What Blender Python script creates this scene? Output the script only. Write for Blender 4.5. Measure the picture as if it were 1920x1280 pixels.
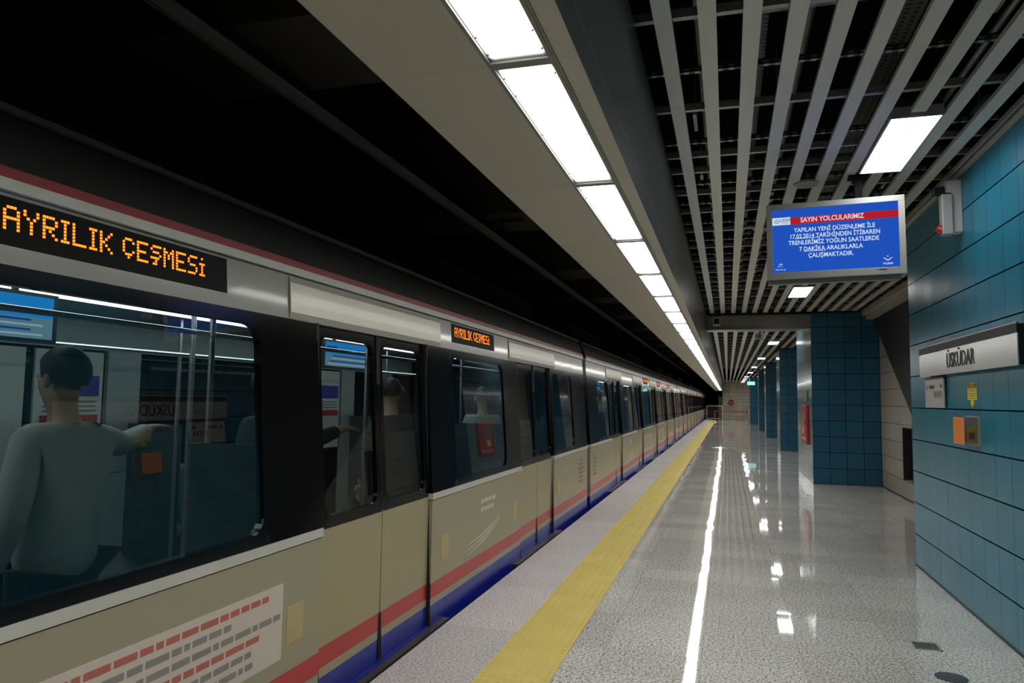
import bpy, math, random
from mathutils import Vector, Matrix
for _o in list(bpy.data.objects): bpy.data.objects.remove(_o, do_unlink=True)
SC = bpy.context.scene
COL = SC.collection
random.seed(7)
R = math.radians

# ------------------------------------------------------------------ camera
PITCH, YAW, ROLL, FPX = 0.07835, 0.28598, 0.013888, 1375.36
cy_, sy_, cp_, sp_ = math.cos(YAW), math.sin(YAW), math.cos(PITCH), math.sin(PITCH)
fwd = Vector((-sy_ * cp_, cy_ * cp_, sp_)); rgt = Vector((cy_, sy_, 0)); upv = rgt.cross(fwd)
r2 = math.cos(ROLL) * rgt + math.sin(ROLL) * upv
u2 = -math.sin(ROLL) * rgt + math.cos(ROLL) * upv
cam = bpy.data.cameras.new('camera'); cam_o = bpy.data.objects.new('camera', cam); COL.objects.link(cam_o)
cam.sensor_width = 36.0; cam.lens = FPX / 1920 * 36.0; cam.clip_start = 0.05; cam.clip_end = 300
M = Matrix((r2, u2, -fwd)).transposed().to_4x4(); M.translation = Vector((0, 0, 1.6))
cam_o.matrix_world = M
SC.camera = cam_o
# ------------------------------------------------------------------ world, exposure (light comes from the station's own lamps)
W = bpy.data.worlds.new('world'); SC.world = W; W.use_nodes = True
W.node_tree.nodes['Background'].inputs[0].default_value = (0.5, 0.55, 0.6, 1)
W.node_tree.nodes['Background'].inputs[1].default_value = 0.0
SC.view_settings.view_transform = 'Standard'; SC.view_settings.look = 'None'
SC.view_settings.gamma = 1.0; SC.view_settings.exposure = 0.0
SC.view_settings.use_curve_mapping = False
STRIP_LIGHT = 19.2      # diffusers of the strip over the platform edge
PANEL_LIGHT = 12.0       # square lamps in the slatted ceiling
TRAIN_LIGHT = 3.0
cyc = SC.cycles
cyc.max_bounces = 7; cyc.diffuse_bounces = 4; cyc.glossy_bounces = 4; cyc.transparent_max_bounces = 12
cyc.transmission_bounces = 4; cyc.sample_clamp_indirect = 6.0; cyc.caustics_reflective = False; cyc.caustics_refractive = False
cyc.use_denoising = True

# ------------------------------------------------------------------ material helpers
class NT:
    def __init__(s, m):
        m.use_nodes = True; s.t = m.node_tree; s.t.nodes.clear()
        s.out = s.n('ShaderNodeOutputMaterial')
    def n(s, ty, **kw):
        x = s.t.nodes.new(ty)
        for k, v in kw.items(): setattr(x, k, v)
        return x
    def l(s, a, b): s.t.links.new(a, b)
    def setin(s, sock, v):
        if hasattr(v, 'is_linked') or hasattr(v, 'links'): s.l(v, sock)
        else: sock.default_value = v
    def m(s, op, a, b=0.0, c=None):
        x = s.n('ShaderNodeMath', operation=op)
        s.setin(x.inputs[0], a); s.setin(x.inputs[1], b)
        if c is not None: s.setin(x.inputs[2], c)
        return x.outputs[0]
    def mixc(s, f, a, b):
        x = s.n('ShaderNodeMix', data_type='RGBA')
        s.setin(x.inputs[0], f); s.setin(x.inputs[6], a); s.setin(x.inputs[7], b)
        return x.outputs[2]
    def pos(s, obj=False):
        if obj:
            v = s.n('ShaderNodeTexCoord').outputs['Object']
        else:
            v = s.n('ShaderNodeNewGeometry').outputs['Position']
        sp = s.n('ShaderNodeSeparateXYZ'); s.l(v, sp.inputs[0])
        return v, sp.outputs
    def joint(s, c, pitch, off, w):
        f = s.m('FRACT', s.m('DIVIDE', s.m('SUBTRACT', c, off), pitch))
        a = s.m('LESS_THAN', f, w / pitch / 2); b = s.m('GREATER_THAN', f, 1 - w / pitch / 2)
        return s.m('MAXIMUM', a, b)
    def cell(s, c, pitch, off):
        return s.m('FLOOR', s.m('DIVIDE', s.m('SUBTRACT', c, off), pitch))
    def noise(s, v, scale, detail=2.0, rough=0.5):
        x = s.n('ShaderNodeTexNoise'); s.l(v, x.inputs['Vector'])
        x.inputs['Scale'].default_value = scale; x.inputs['Detail'].default_value = detail; x.inputs['Roughness'].default_value = rough
        return x.outputs['Fac']
    def white(s, a, b, c=0.0):
        cb = s.n('ShaderNodeCombineXYZ'); s.setin(cb.inputs[0], a); s.setin(cb.inputs[1], b); s.setin(cb.inputs[2], c)
        w = s.n('ShaderNodeTexWhiteNoise', noise_dimensions='3D'); s.l(cb.outputs[0], w.inputs[0])
        return w.outputs['Value'], w.outputs['Color']
    def ramp(s, f, stops):
        x = s.n('ShaderNodeValToRGB'); s.l(f, x.inputs[0]); e = x.color_ramp.elements
        while len(e) > 1: e.remove(e[0])
        e[0].position = stops[0][0]; e[0].color = (*stops[0][1], 1)
        for p, c in stops[1:]:
            k = e.new(p); k.color = (*c, 1)
        return x.outputs[0]
    def tilt(s, col, amt, base=None):
        # normal leaned by a random vector per tile
        g = base or s.n('ShaderNodeNewGeometry').outputs['Normal']
        a = s.n('ShaderNodeVectorMath', operation='SUBTRACT'); s.l(col, a.inputs[0]); a.inputs[1].default_value = (.5, .5, .5)
        b = s.n('ShaderNodeVectorMath', operation='SCALE'); s.l(a.outputs[0], b.inputs[0]); b.inputs['Scale'].default_value = amt
        c = s.n('ShaderNodeVectorMath', operation='ADD'); s.l(g, c.inputs[0]); s.l(b.outputs[0], c.inputs[1])
        d = s.n('ShaderNodeVectorMath', operation='NORMALIZE'); s.l(c.outputs[0], d.inputs[0])
        return d.outputs[0]
    def bsdf(s, col, rough=.5, metal=0.0, spec=.5, normal=None, coat=0.0):
        b = s.n('ShaderNodeBsdfPrincipled')
        if isinstance(col, tuple): col = (*col[:3], 1)
        s.setin(b.inputs['Base Color'], col); s.setin(b.inputs['Roughness'], rough); s.setin(b.inputs['Metallic'], metal)
        b.inputs['Specular IOR Level'].default_value = spec
        b.inputs['Coat Weight'].default_value = coat; b.inputs['Coat Roughness'].default_value = .08
        if normal is not None: s.l(normal, b.inputs['Normal'])
        s.l(b.outputs[0], s.out.inputs[0])
        return b
    def bump(s, h, dist=.002, strength=1.0, normal=None):
        b = s.n('ShaderNodeBump'); s.l(h, b.inputs['Height']); b.inputs['Distance'].default_value = dist
        b.inputs['Strength'].default_value = strength
        if normal is not None: s.l(normal, b.inputs['Normal'])
        return b.outputs[0]

def newmat(name): return bpy.data.materials.new(name)
def plain(name, col, rough=.5, metal=0.0, spec=.5, var=.12, scale=6.0, coat=0.0):
    """a colour with light wear from a noise"""
    m = newmat(name); t = NT(m); v, _ = t.pos(True)
    f = t.noise(v, scale, 4)
    c = t.mixc(f, (*[x * (1 - var) for x in col], 1), (*[min(1, x * (1 + var)) for x in col], 1))
    t.bsdf(c, rough, metal, spec, coat=coat)
    return m
def emit(name, col, strength):
    m = newmat(name); t = NT(m); e = t.n('ShaderNodeEmission'); e.inputs[0].default_value = (*col, 1); e.inputs[1].default_value = strength
    t.l(e.outputs[0], t.out.inputs[0]); return m

def granite(name, light, dark, jx, jy, pitchx, pitchy, rough, tiltamt, speck=.5, jointdark=.45, jw=.003):
    m = newmat(name); t = NT(m); v, p = t.pos()
    n1 = t.noise(v, 62, 2, .8); n2 = t.noise(v, 210, 1, .5); n3 = t.noise(v, 1.3, 3)
    f = t.m('ADD', t.m('MULTIPLY', n1, .65), t.m('MULTIPLY', n2, .35))
    c = t.ramp(f, [(.37, dark), (.45, tuple(a * .6 + b * .4 for a, b in zip(dark, light))), (.51, light), (.66, tuple(min(1, a * 1.3) for a in light))])
    cell_x = t.cell(p[0], pitchx, jx); cell_y = t.cell(p[1], pitchy, jy)
    val, col = t.white(cell_x, cell_y)
    k = t.m('ADD', t.m('MULTIPLY', val, .16), t.m('ADD', t.m('MULTIPLY', n3, .3), .76))
    mm = t.n('ShaderNodeMix', data_type='RGBA', blend_type='MULTIPLY'); mm.inputs[0].default_value = 1
    t.l(c, mm.inputs[6]); cb = t.n('ShaderNodeCombineColor')
    for i in range(3): t.l(k, cb.inputs[i])
    t.l(cb.outputs[0], mm.inputs[7])
    j = t.m('MAXIMUM', t.joint(p[0], pitchx, jx, jw), t.joint(p[1], pitchy, jy, jw))
    c2 = t.mixc(t.m('MULTIPLY', j, jointdark), mm.outputs[2], (.05, .048, .045, 1))
    rr = t.m('ADD', rough * .6, t.m('MULTIPLY', t.noise(v, 2.2, 4), rough * .9))
    t.bsdf(c2, rr, 0, .38, t.tilt(col, tiltamt))
    return m
def tiles(name, base, axis, pitch_h, off_h, rough=.3, joint=(.004, .007, .01), jh=.006, jv=.006, vstr=1.0, tiltamt=.012, pitch_z=.3135, coat=0.0, wav=.35, offz=0.0, var=.14, spec=.5):
    m = newmat(name); t = NT(m); v, p = t.pos()
    ch = p[axis]
    val, col = t.white(t.cell(ch, pitch_h, off_h), t.cell(p[2], pitch_z, offz))
    c = t.mixc(val, (*[x * (1 - var) for x in base], 1), (*[x * (1 + var) for x in base], 1))
    jh_ = t.joint(p[2], pitch_z, offz, jh); jv_ = t.m('MULTIPLY', t.joint(ch, pitch_h, off_h, jv), vstr)
    j = t.m('MAXIMUM', jh_, jv_)
    c = t.mixc(j, c, (*joint, 1))
    # thin brushed waviness of enamel sheet
    mp = t.n('ShaderNodeMapping'); t.l(v, mp.inputs[0]); mp.inputs['Scale'].default_value = (1, 1, .12) 
    w = t.noise(mp.outputs[0], 9, 1)
    nb = t.bump(w, .004, wav, t.tilt(col, tiltamt))
    bb = t.bsdf(c, t.m('ADD', rough, t.m('MULTIPLY', j, .5)), 0, .5, nb, coat)
    t.l(t.m('MULTIPLY', t.m('SUBTRACT', 1.0, j), spec), bb.inputs['Specular IOR Level'])
    return m

MT = {}
MT['floor'] = granite('polished_granite', (.80, .765, .715), (.045, .042, .040), -.17, .07, .60, .40, .036, .0064, jointdark=.5)
MT['floor_edge'] = granite('flamed_granite', (.72, .68, .68), (.22, .21, .21), -1.95, .2, 5.0, 1.2, .42, .004, jointdark=.6)
MT['tactile'] = None
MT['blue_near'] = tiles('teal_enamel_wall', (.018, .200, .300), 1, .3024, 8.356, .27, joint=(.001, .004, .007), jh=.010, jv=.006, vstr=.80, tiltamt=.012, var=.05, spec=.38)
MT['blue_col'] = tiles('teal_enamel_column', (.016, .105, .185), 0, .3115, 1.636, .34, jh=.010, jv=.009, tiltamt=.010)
MT['blue_side'] = tiles('teal_enamel_lit_side', (.10, .21, .26), 1, .80, 15.92, .22, jh=.005, jv=.004, vstr=.3, tiltamt=.02, coat=.3)  # same teal as the front, lightened to paint in its reflections
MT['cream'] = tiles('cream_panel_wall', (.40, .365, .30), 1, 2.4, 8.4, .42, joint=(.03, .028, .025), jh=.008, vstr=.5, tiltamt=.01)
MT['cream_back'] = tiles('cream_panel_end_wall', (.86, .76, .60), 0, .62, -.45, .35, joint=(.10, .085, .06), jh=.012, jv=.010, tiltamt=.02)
MT['soffit'] = None
def soffit_mat():
    m = newmat('cream_painted_panel'); t = NT(m); v, p = t.pos()
    val, col = t.white(t.cell(p[1], 1.3075, .789), 1.0)
    c = t.mixc(val, (.45, .43, .37, 1), (.49, .465, .40, 1))
    c = t.mixc(t.m('MULTIPLY', t.joint(p[1], 1.3075, .789, .004), .35), c, (.12, .11, .1, 1))
    t.bsdf(c, .45, 0, .4, t.tilt(col, .006)); return m
MT['soffit'] = soffit_mat()
def face_mat():
    m = newmat('grey_fascia_panel'); t = NT(m); v, p = t.pos()
    val, col = t.white(t.cell(p[1], 1.25, .6), 2.0)
    j = t.m('MAXIMUM', t.joint(p[1], 1.25, .6, .006), t.joint(p[2], 5, 2.757, .012))
    c = t.mixc(val, (.085, .088, .085, 1), (.12, .122, .115, 1))
    low = t.m('LESS_THAN', p[2], 2.757)
    c = t.mixc(low, c, (.09, .095, .12, 1))
    c = t.mixc(t.m('MULTIPLY', j, .8), c, (.30, .29, .26, 1))
    t.bsdf(c, .28, .0, .5, t.tilt(col, .02)); return m
MT['face'] = face_mat()
MT['slat'] = plain('grey_painted_slat', (.62, .615, .55), .35, .0, .5, .05, 1.2)
MT['beam'] = plain('grey_beam_panel', (.22, .215, .195), .32, 0, .5, .08, 1.5)
MT['trim_cream'] = plain('cream_trim', (.40, .38, .32), .45)
MT['void'] = plain('black_void', (.006, .006, .006), .9, 0, .1)
MT['concrete'] = plain('dark_concrete', (.085, .075, .055), .9, 0, .2, .3, 3.0)
MT['concrete_dk'] = plain('near_black_concrete', (.02, .019, .016), .9, 0, .2, .3, 1.0)  # near-black concrete, unevenly mottled
MT['galv'] = plain('galvanised_steel', (.30, .30, .27), .4, .6, .5, .25, 14.0)
MT['darkmetal'] = plain('dark_painted_metal', (.03, .03, .032), .45, .3)
MT['black'] = plain('black_plastic', (.012, .012, .014), .35)
MT['white'] = plain('white_plastic', (.55, .55, .53), .4, var=.04)
MT['alu'] = plain('brushed_aluminium', (.50, .50, .48), .33, .55, .5, .06, 3.0)
MT['monframe'] = plain('grey_monitor_frame', (.36, .36, .34), .42, .2, .5, .05)
MT['steel'] = plain('stainless_steel', (.55, .55, .54), .25, .9)
MT['red'] = plain('red_paint', (.42, .02, .03), .4)
MT['redbelt'] = plain('red_belt', (.42, .015, .03), .7)
MT['redpipe'] = plain('red_pipe', (.10, .012, .008), .5)
MT['green'] = plain('green_sign', (.03, .16, .05), .4)
MT['yellow'] = plain('yellow_sticker', (.75, .62, .03), .45, var=.04)
MT['orange'] = plain('orange_plastic', (.85, .24, .04), .35, var=.04)
MT['amber'] = plain('amber_plastic', (.85, .50, .02), .35, var=.04)
MT['ink'] = plain('black_ink', (.01, .01, .012), .5)
MT['signwhite'] = plain('white_sign_face', (.50, .50, .47), .4, var=.03)
MT['reflector'] = emit('white_diffuser', (1, .985, .95), STRIP_LIGHT)
def diffuser(name, half, strength, length=1.3075, col=(1.0, .99, .935)):
    # frosted glass: brighter over the tubes, fading to the frame; object coordinates
    m = newmat(name); t = NT(m); v, p = t.pos(True)
    ax = t.m('ABSOLUTE', p[0]); 
    f = t.n('ShaderNodeMapRange'); f.interpolation_type = 'SMOOTHSTEP'
    t.l(ax, f.inputs[0]); f.inputs[1].default_value = half; f.inputs[2].default_value = half * .78
    f.inputs[3].default_value = .012; f.inputs[4].default_value = 1.0
    e = t.n('ShaderNodeEmission'); e.inputs[0].default_value = (*col, 1)
    g = t.n('ShaderNodeMapRange'); g.interpolation_type = 'SMOOTHSTEP'
    t.l(t.m('MINIMUM', p[1], t.m('SUBTRACT', length, p[1])), g.inputs[0]); g.inputs[1].default_value = .024; g.inputs[2].default_value = .12
    g.inputs[3].default_value = .012; g.inputs[4].default_value = 1.0
    t.l(t.m('MULTIPLY', t.m('MULTIPLY', f.outputs[0], g.outputs[0]), strength), e.inputs[1]); t.l(e.outputs[0], t.out.inputs[0]); return m
MT['strip'] = diffuser('strip_diffuser', .092, STRIP_LIGHT)
MT['panel'] = emit('panel_diffuser', (.98, .99, 1), PANEL_LIGHT)
MT['inlight'] = emit('saloon_lamp', (.85, .97, 1), TRAIN_LIGHT * 3)
MT['led'] = emit('orange_led', (1, .17, .012), 3.2)
MT['screen_blue'] = emit('screen_blue', (.014, .085, .50), .95)
MT['screen_white'] = emit('screen_white', (.62, .74, .95), .95)
MT['screen_red'] = emit('screen_red', (.48, .012, .02), .95)
MT['screen_grey'] = emit('screen_grey', (.12, .14, .22), .9)
MT['lcd'] = emit('lcd_sky_blue', (.02, .30, .85), 1.3)
MT['lcd_pale'] = emit('lcd_pale', (.22, .42, .55), .9)
MT['exit'] = emit('exit_light', (.30, .85, .75), 1.3)
# train
def car_body(name, col, rough=.3):
    m = newmat(name); t = NT(m); v, p = t.pos(True)
    n = t.noise(v, .9, 3); g = t.noise(v, 12, 3)
    c = t.mixc(n, (*[x * .88 for x in col], 1), (*[x * 1.1 for x in col], 1))
    t.bsdf(c, t.m('ADD', rough, t.m('MULTIPLY', g, .1)), 0, .5, coat=.25); return m
MT['tcream'] = car_body('train_cream_paint', (.315, .285, .192))
MT['tdoor'] = car_body('train_door_reflection_tint', (.33, .285, .165))  # cream yellowed: the tactile strip's reflection is put into the door colour
MT['tgrey'] = car_body('train_cantrail_grey', (.20, .195, .17), .3)
MT['tcover'] = plain('polished_door_cover', (.50, .48, .42), .34, .45, .5, .03, 1.0)
MT['tred'] = plain('train_red_stripe', (.48, .03, .03), .3)
MT['troofred'] = plain('train_roofline_red', (.24, .012, .018), .35)
MT['tblue'] = plain('train_blue_skirt', (.012, .022, .28), .3)
MT['tblack'] = plain('train_black_band', (.004, .004, .005), .10, 0, .3, .1, 2.0)
MT['troof'] = plain('train_roof', (.014, .014, .012), .6)
MT['trail'] = plain('train_cream_rail', (.50, .49, .44), .35)
MT['rubber'] = plain('black_rubber', (.010, .010, .010), .7)
MT['inwall'] = plain('saloon_wall', (.34, .37, .36), .4)
MT['infloor'] = plain('saloon_floor', (.07, .08, .09), .5)
MT['seatblue'] = plain('teal_seat_fabric', (.03, .10, .16), .8)
MT['seatyellow'] = plain('yellow_seat_shell', (.42, .36, .07), .5)
MT['pole'] = plain('grab_pole_steel', (.5, .5, .5), .25, .8)
MT['posterblue'] = plain('poster_blue', (.04, .04, .30), .5)
MT['posterred'] = plain('poster_red', (.35, .03, .03), .5)
MT['poster'] = plain('poster_white', (.55, .57, .52), .5, var=.05)
MT['decal'] = plain('pale_decal', (.58, .50, .45), .4, var=.05)
MT['decal_red'] = plain('faded_red_print', (.45, .12, .10), .4)
MT['decal_grey'] = plain('faded_grey_print', (.24, .22, .21), .4)
MT['decal_white'] = plain('pale_swoosh', (.60, .60, .56), .3, var=.04)
MT['reflect_yellow'] = plain('yellow_strip_reflection', (.44, .36, .17), .4)  # colour of the painted tactile strip reflection
def glass(name, tint, ior=1.5, extra=0.0, rough=.012):
    m = newmat(name); t = NT(m)
    tr = t.n('ShaderNodeBsdfTransparent'); tr.inputs[0].default_value = (*tint, 1)
    gl = t.n('ShaderNodeBsdfGlossy'); gl.inputs['Roughness'].default_value = rough; gl.inputs[0].default_value = (.95, .97, 1, 1)
    lw = t.n('ShaderNodeNewGeometry'); dt = t.n('ShaderNodeVectorMath', operation='DOT_PRODUCT')
    t.l(lw.outputs['Incoming'], dt.inputs[0]); t.l(lw.outputs['Normal'], dt.inputs[1])
    c1 = t.m('SUBTRACT', 1.0, t.m('ABSOLUTE', dt.outputs['Value']))
    f = t.m('ADD', .045 + extra, t.m('MULTIPLY', t.m('POWER', c1, 5.0), .9))
    mx = t.n('ShaderNodeMixShader'); t.l(f, mx.inputs[0]); t.l(tr.outputs[0], mx.inputs[1]); t.l(gl.outputs[0], mx.inputs[2])
    t.l(mx.outputs[0], t.out.inputs[0]); return m
MT['glass'] = glass('tinted_train_glass', (.34, .40, .39), 1.5, .035)
MT['clear'] = glass('clear_plastic', (.85, .87, .88), 1.45, .02)
def tact():
    m = newmat('yellow_tactile'); t = NT(m); v, p = t.pos()
    val, col = t.white(t.cell(p[1], .405, .02), 3.0)
    n = t.noise(v, 3, 4)
    c = t.mixc(n, (.66, .52, .125, 1), (.86, .69, .21, 1))
    c = t.mixc(t.m('MULTIPLY', val, .25), c, (.70, .56, .20, 1))
    t.bsdf(c, .42, 0, .4, t.tilt(col, .01)); return m
MT['tactile'] = tact()

# ------------------------------------------------------------------ geometry helpers
class MB:
    def __init__(s): s.v = []; s.f = []; s.mi = []; s.mats = []
    def _m(s, m):
        if m is None: return 0
        if m not in s.mats: s.mats.append(m)
        return s.mats.index(m)
    def face(s, pts, m=None):
        b = len(s.v); s.v += [tuple(p) for p in pts]; s.f.append(tuple(range(b, b + len(pts)))); s.mi.append(s._m(m))
    def box(s, x0, x1, y0, y1, z0, z1, m=None, M=None):
        c = [(x, y, z) for z in (z0, z1) for y in (y0, y1) for x in (x0, x1)]
        if M is not None: c = [tuple(M @ Vector(p)) for p in c]
        b = len(s.v); s.v += c
        for q in ((0, 2, 3, 1), (4, 5, 7, 6), (0, 1, 5, 4), (2, 6, 7, 3), (0, 4, 6, 2), (1, 3, 7, 5)):
            s.f.append(tuple(b + i for i in q)); s.mi.append(s._m(m))
        return s
    def cyl(s, p0, p1, r0, r1=None, n=16, m=None, cap=True):
        r1 = r0 if r1 is None else r1
        p0 = Vector(p0); p1 = Vector(p1); d = (p1 - p0).normalized()
        a = d.orthogonal().normalized(); bb = d.cross(a); b = len(s.v)
        for p, r in ((p0, r0), (p1, r1)):
            for i in range(n):
                t = 2 * math.pi * i / n; s.v.append(tuple(p + (a * math.cos(t) + bb * math.sin(t)) * r))
        for i in range(n):
            j = (i + 1) % n; s.f.append((b + i, b + j, b + n + j, b + n + i)); s.mi.append(s._m(m))
        if cap:
            s.f.append(tuple(b + i for i in reversed(range(n)))); s.mi.append(s._m(m))
            s.f.append(tuple(b + n + i for i in range(n))); s.mi.append(s._m(m))
        return s
    def prism(s, prof, axis, a0, a1, m=None, cap=True):
        """closed profile extruded along an axis; prof is a list of 2D points"""
        def P(u, w, a):
            return {0: (a, u, w), 1: (u, a, w), 2: (u, w, a)}[axis]
        n = len(prof); b = len(s.v)
        for a in (a0, a1): s.v += [P(u, w, a) for u, w in prof]
        for i in range(n):
            j = (i + 1) % n; s.f.append((b + i, b + j, b + n + j, b + n + i)); s.mi.append(s._m(m))
        if cap:
            s.f.append(tuple(b + i for i in reversed(range(n)))); s.mi.append(s._m(m))
            s.f.append(tuple(b + n + i for i in range(n))); s.mi.append(s._m(m))
        return s
    def lathe(s, prof, c, n=24, m=None):
        b = len(s.v); k = len(prof)
        for r, z in prof:
            for i in range(n):
                t = 2 * math.pi * i / n; s.v.append((c[0] + r * math.cos(t), c[1] + r * math.sin(t), c[2] + z))
        for q in range(k - 1):
            for i in range(n):
                j = (i + 1) % n; s.f.append((b + q * n + i, b + q * n + j, b + (q + 1) * n + j, b + (q + 1) * n + i)); s.mi.append(s._m(m))
        s.f.append(tuple(b + i for i in reversed(range(n)))); s.mi.append(s._m(m))
        s.f.append(tuple(b + (k - 1) * n + i for i in range(n))); s.mi.append(s._m(m))
        return s
    def build(s, name, mat=None, parent=None, smooth=False, bevel=0.0, loc=(0, 0, 0)):
        me = bpy.data.meshes.new(name); me.from_pydata(s.v, [], s.f)
        ms = s.mats if s.mats else [mat]
        if s.mats and mat is not None and None in s.mats: pass
        for x in ms: me.materials.append(x)
        if s.mats: me.polygons.foreach_set('material_index', s.mi)
        import bmesh
        bm = bmesh.new(); bm.from_mesh(me); bmesh.ops.recalc_face_normals(bm, faces=bm.faces); bm.to_mesh(me); bm.free()
        if smooth:
            me.polygons.foreach_set('use_smooth', [True] * len(me.polygons))
            try: me.set_sharp_from_angle(angle=R(35))
            except Exception: pass
        o = bpy.data.objects.new(name, me); COL.objects.link(o); o.location = loc
        if parent is not None: o.parent = parent
        if bevel > 0:
            b = o.modifiers.new('bevel', 'BEVEL'); b.width = bevel; b.segments = 2; b.limit_method = 'ANGLE'; b.angle_limit = R(40)
        return o
def tag(o, label=None, cat=None, group=None, kind=None):
    if label: o['label'] = label
    if cat: o['category'] = cat
    if group: o['group'] = group
    if kind: o['kind'] = kind
    return o
def struct(o): o['kind'] = 'structure'; return o
def empty(name, loc=(0, 0, 0), rz=0.0):
    o = bpy.data.objects.new(name, None); COL.objects.link(o); o.location = loc; o.rotation_euler = (0, 0, rz)
    o.empty_display_size = .1; return o
def copy_tree(o, parent=None):
    c = o.copy(); COL.objects.link(c); c.parent = parent
    for ch in list(o.children): copy_tree(ch, c)
    return c
def text(body, name, size, mat, parent, loc, rot, align='CENTER', sx=1.0, ext=.0006, bold=0.0, space=1.0, line=1.0):
    cu = bpy.data.curves.new(name, 'FONT'); cu.body = body; cu.size = size; cu.align_x = align; cu.align_y = 'CENTER'
    cu.extrude = ext; cu.offset = bold; cu.space_character = space; cu.space_line = line; cu.resolution_u = 3
    t = bpy.data.objects.new(name + '_tmp', cu); COL.objects.link(t)
    dg = bpy.context.evaluated_depsgraph_get(); me = bpy.data.meshes.new_from_object(t.evaluated_get(dg))
    bpy.data.objects.remove(t); me.name = name; me.materials.clear(); me.materials.append(mat)
    o = bpy.data.objects.new(name, me); COL.objects.link(o); o.parent = parent; o.location = loc; o.rotation_euler = rot; o.scale = (sx, 1, 1)
    return o
ORD = ['first', 'second', 'third', 'fourth', 'fifth', 'sixth', 'seventh', 'eighth', 'ninth', 'tenth', 'eleventh', 'twelfth', 'thirteenth',
       'fourteenth', 'fifteenth', 'sixteenth', 'seventeenth', 'eighteenth', 'nineteenth', 'twentieth']
def ordn(i):
    if i < 20: return ORD[i]
    tens = {2: 'twenty', 3: 'thirty', 4: 'forty', 5: 'fifty', 6: 'sixty', 7: 'seventy'}
    n = i + 1; a, b = divmod(n, 10)
    if b == 0: return tens[a][:-1] + 'ieth'
    return tens[a] + '-' + ORD[b - 1]

Y0, YE = -7.0, 73.0        # platform from behind the viewer to the end wall
# ================================================================== THE SETTING
b = MB(); b.box(-.985, 2.95, Y0, YE, -.25, 0); struct(b.build('floor', MT['floor']))
b = MB(); b.box(-1.945, -1.40, Y0, YE, -.06, 0); b.box(-1.945, -1.75, Y0, YE, -.12, -.06); struct(b.build('trim_1', MT['floor_edge']))
b = MB(); b.box(-1.88, -1.0, Y0, YE, -1.3, -.12); struct(b.build('wall_platform', MT['concrete_dk']))
# near blue wall block
b = MB(); b.box(1.80, 2.80, Y0, 8.356, 0, 3.47); struct(b.build('wall_right', MT['blue_near']))
b = MB(); b.box(1.792, 1.80, Y0, 8.35, 0.0, .012); struct(b.build('baseboard_right', MT['darkmetal']))
# cream wall along the recess, with the dark opening
b = MB()
b.box(2.89, 3.05, 8.0, 13.40, 0, 4.5); b.box(2.89, 3.05, 14.05, YE, 0, 4.5)
b.box(2.89, 3.05, 13.40, 14.05, 0, .32); b.box(2.89, 3.05, 13.40, 14.05, 1.2, 4.5)
struct(b.build('wall_recess', MT['cream']))
b = MB(); b.box(3.02, 3.4, 13.3, 14.2, .25, 1.3)
o = b.build('niche_back', MT['void']); struct(o); o.name = 'wall_niche'
b = MB(); b.box(2.884, 2.90, 8.36, 15.9, 0, .02); struct(b.build('baseboard_recess', MT['darkmetal']))
# dark sloping stair side over the recess wall
sl = (3.2 - 1.67) / (15.85 - 13.39); zy = lambda y: 1.67 + sl * (y - 13.39)
b = MB(); b.prism([(15.95, zy(15.95)), (15.95, 3.42), (8.36, 3.42), (8.36, 0.0), (13.39 - 1.67 / sl, 0.0)], 0, 2.80, 2.888)
struct(b.build('wall_stair', plain('dark_stair_cladding', (.018, .021, .018), .5, var=.2)))
b = MB(); b.box(2.66, 2.89, 8.36, 15.92, 3.28, 3.46); b.box(2.58, 2.66, 8.36, 15.92, 3.36, 3.46)
struct(b.build('trim_2', MT['trim_cream']))
b = MB(); b.box(1.755, 1.80, Y0, 8.36, 3.425, 3.445); b.box(1.72, 1.735, Y0, 8.36, 3.43, 3.465); struct(b.build('trim_3', MT['trim_cream']))
# end wall
b = MB(); b.box(-.47, 3.05, YE, YE + .2, 0, 3.7); struct(b.build('wall_end', MT['cream_back']))
b = MB(); b.box(-.82, -.47, YE + .5, YE + .7, 0, 2.15); b.box(-.50, -.47, YE + .2, YE + .7, 0, 2.15); struct(b.build('wall_end_return', MT['cream']))
# station slab above the slats, and back wall behind the viewer
b = MB(); b.box(-.45, 3.05, Y0, YE + .2, 4.45, 4.6); struct(b.build('ceiling', MT['void']))
b = MB(); b.box(-1.07, 3.05, Y0 - .2, Y0, 0, 4.6); struct(b.build('wall_back', MT['concrete_dk']))
# soffit over the platform edge: cream underside, grey fascia, dark back with an added upper part blocking leaking light; slot for the lamps
SL, SR = -.705, -.495
b = MB()
zb = 2.63
b.face([(-1.07, Y0, zb), (SL, Y0, zb), (SL, 68.5, zb), (-1.07, 68.5, zb)], MT['soffit'])
b.face([(SR, Y0, zb), (-.42, Y0, zb), (-.42, 68.5, zb), (SR, 68.5, zb)], MT['soffit'])
b.face([(-1.07, 68.5, zb), (-.42, 68.5, zb), (-.42, YE, zb), (-1.07, YE, zb)], MT['soffit'])
b.face([(SL, Y0, zb), (SL, Y0, zb + .1), (SL, 68.5, zb + .1), (SL, 68.5, zb)], MT['trim_cream'])
b.face([(SR, Y0, zb), (SR, Y0, zb + .1), (SR, 68.5, zb + .1), (SR, 68.5, zb)], MT['trim_cream'])
b.face([(SL, Y0, zb + .1), (SR, Y0, zb + .1), (SR, 68.5, zb + .1), (SL, 68.5, zb + .1)], MT['void'])
b.face([(SL, 68.5, zb), (SR, 68.5, zb), (SR, 68.5, zb + .1), (SL, 68.5, zb + .1)], MT['void'])
b.face([(-.42, Y0, zb), (-.42, YE, zb), (-.42, YE, 3.43), (-.42, Y0, 3.43)], MT['face'])
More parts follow.
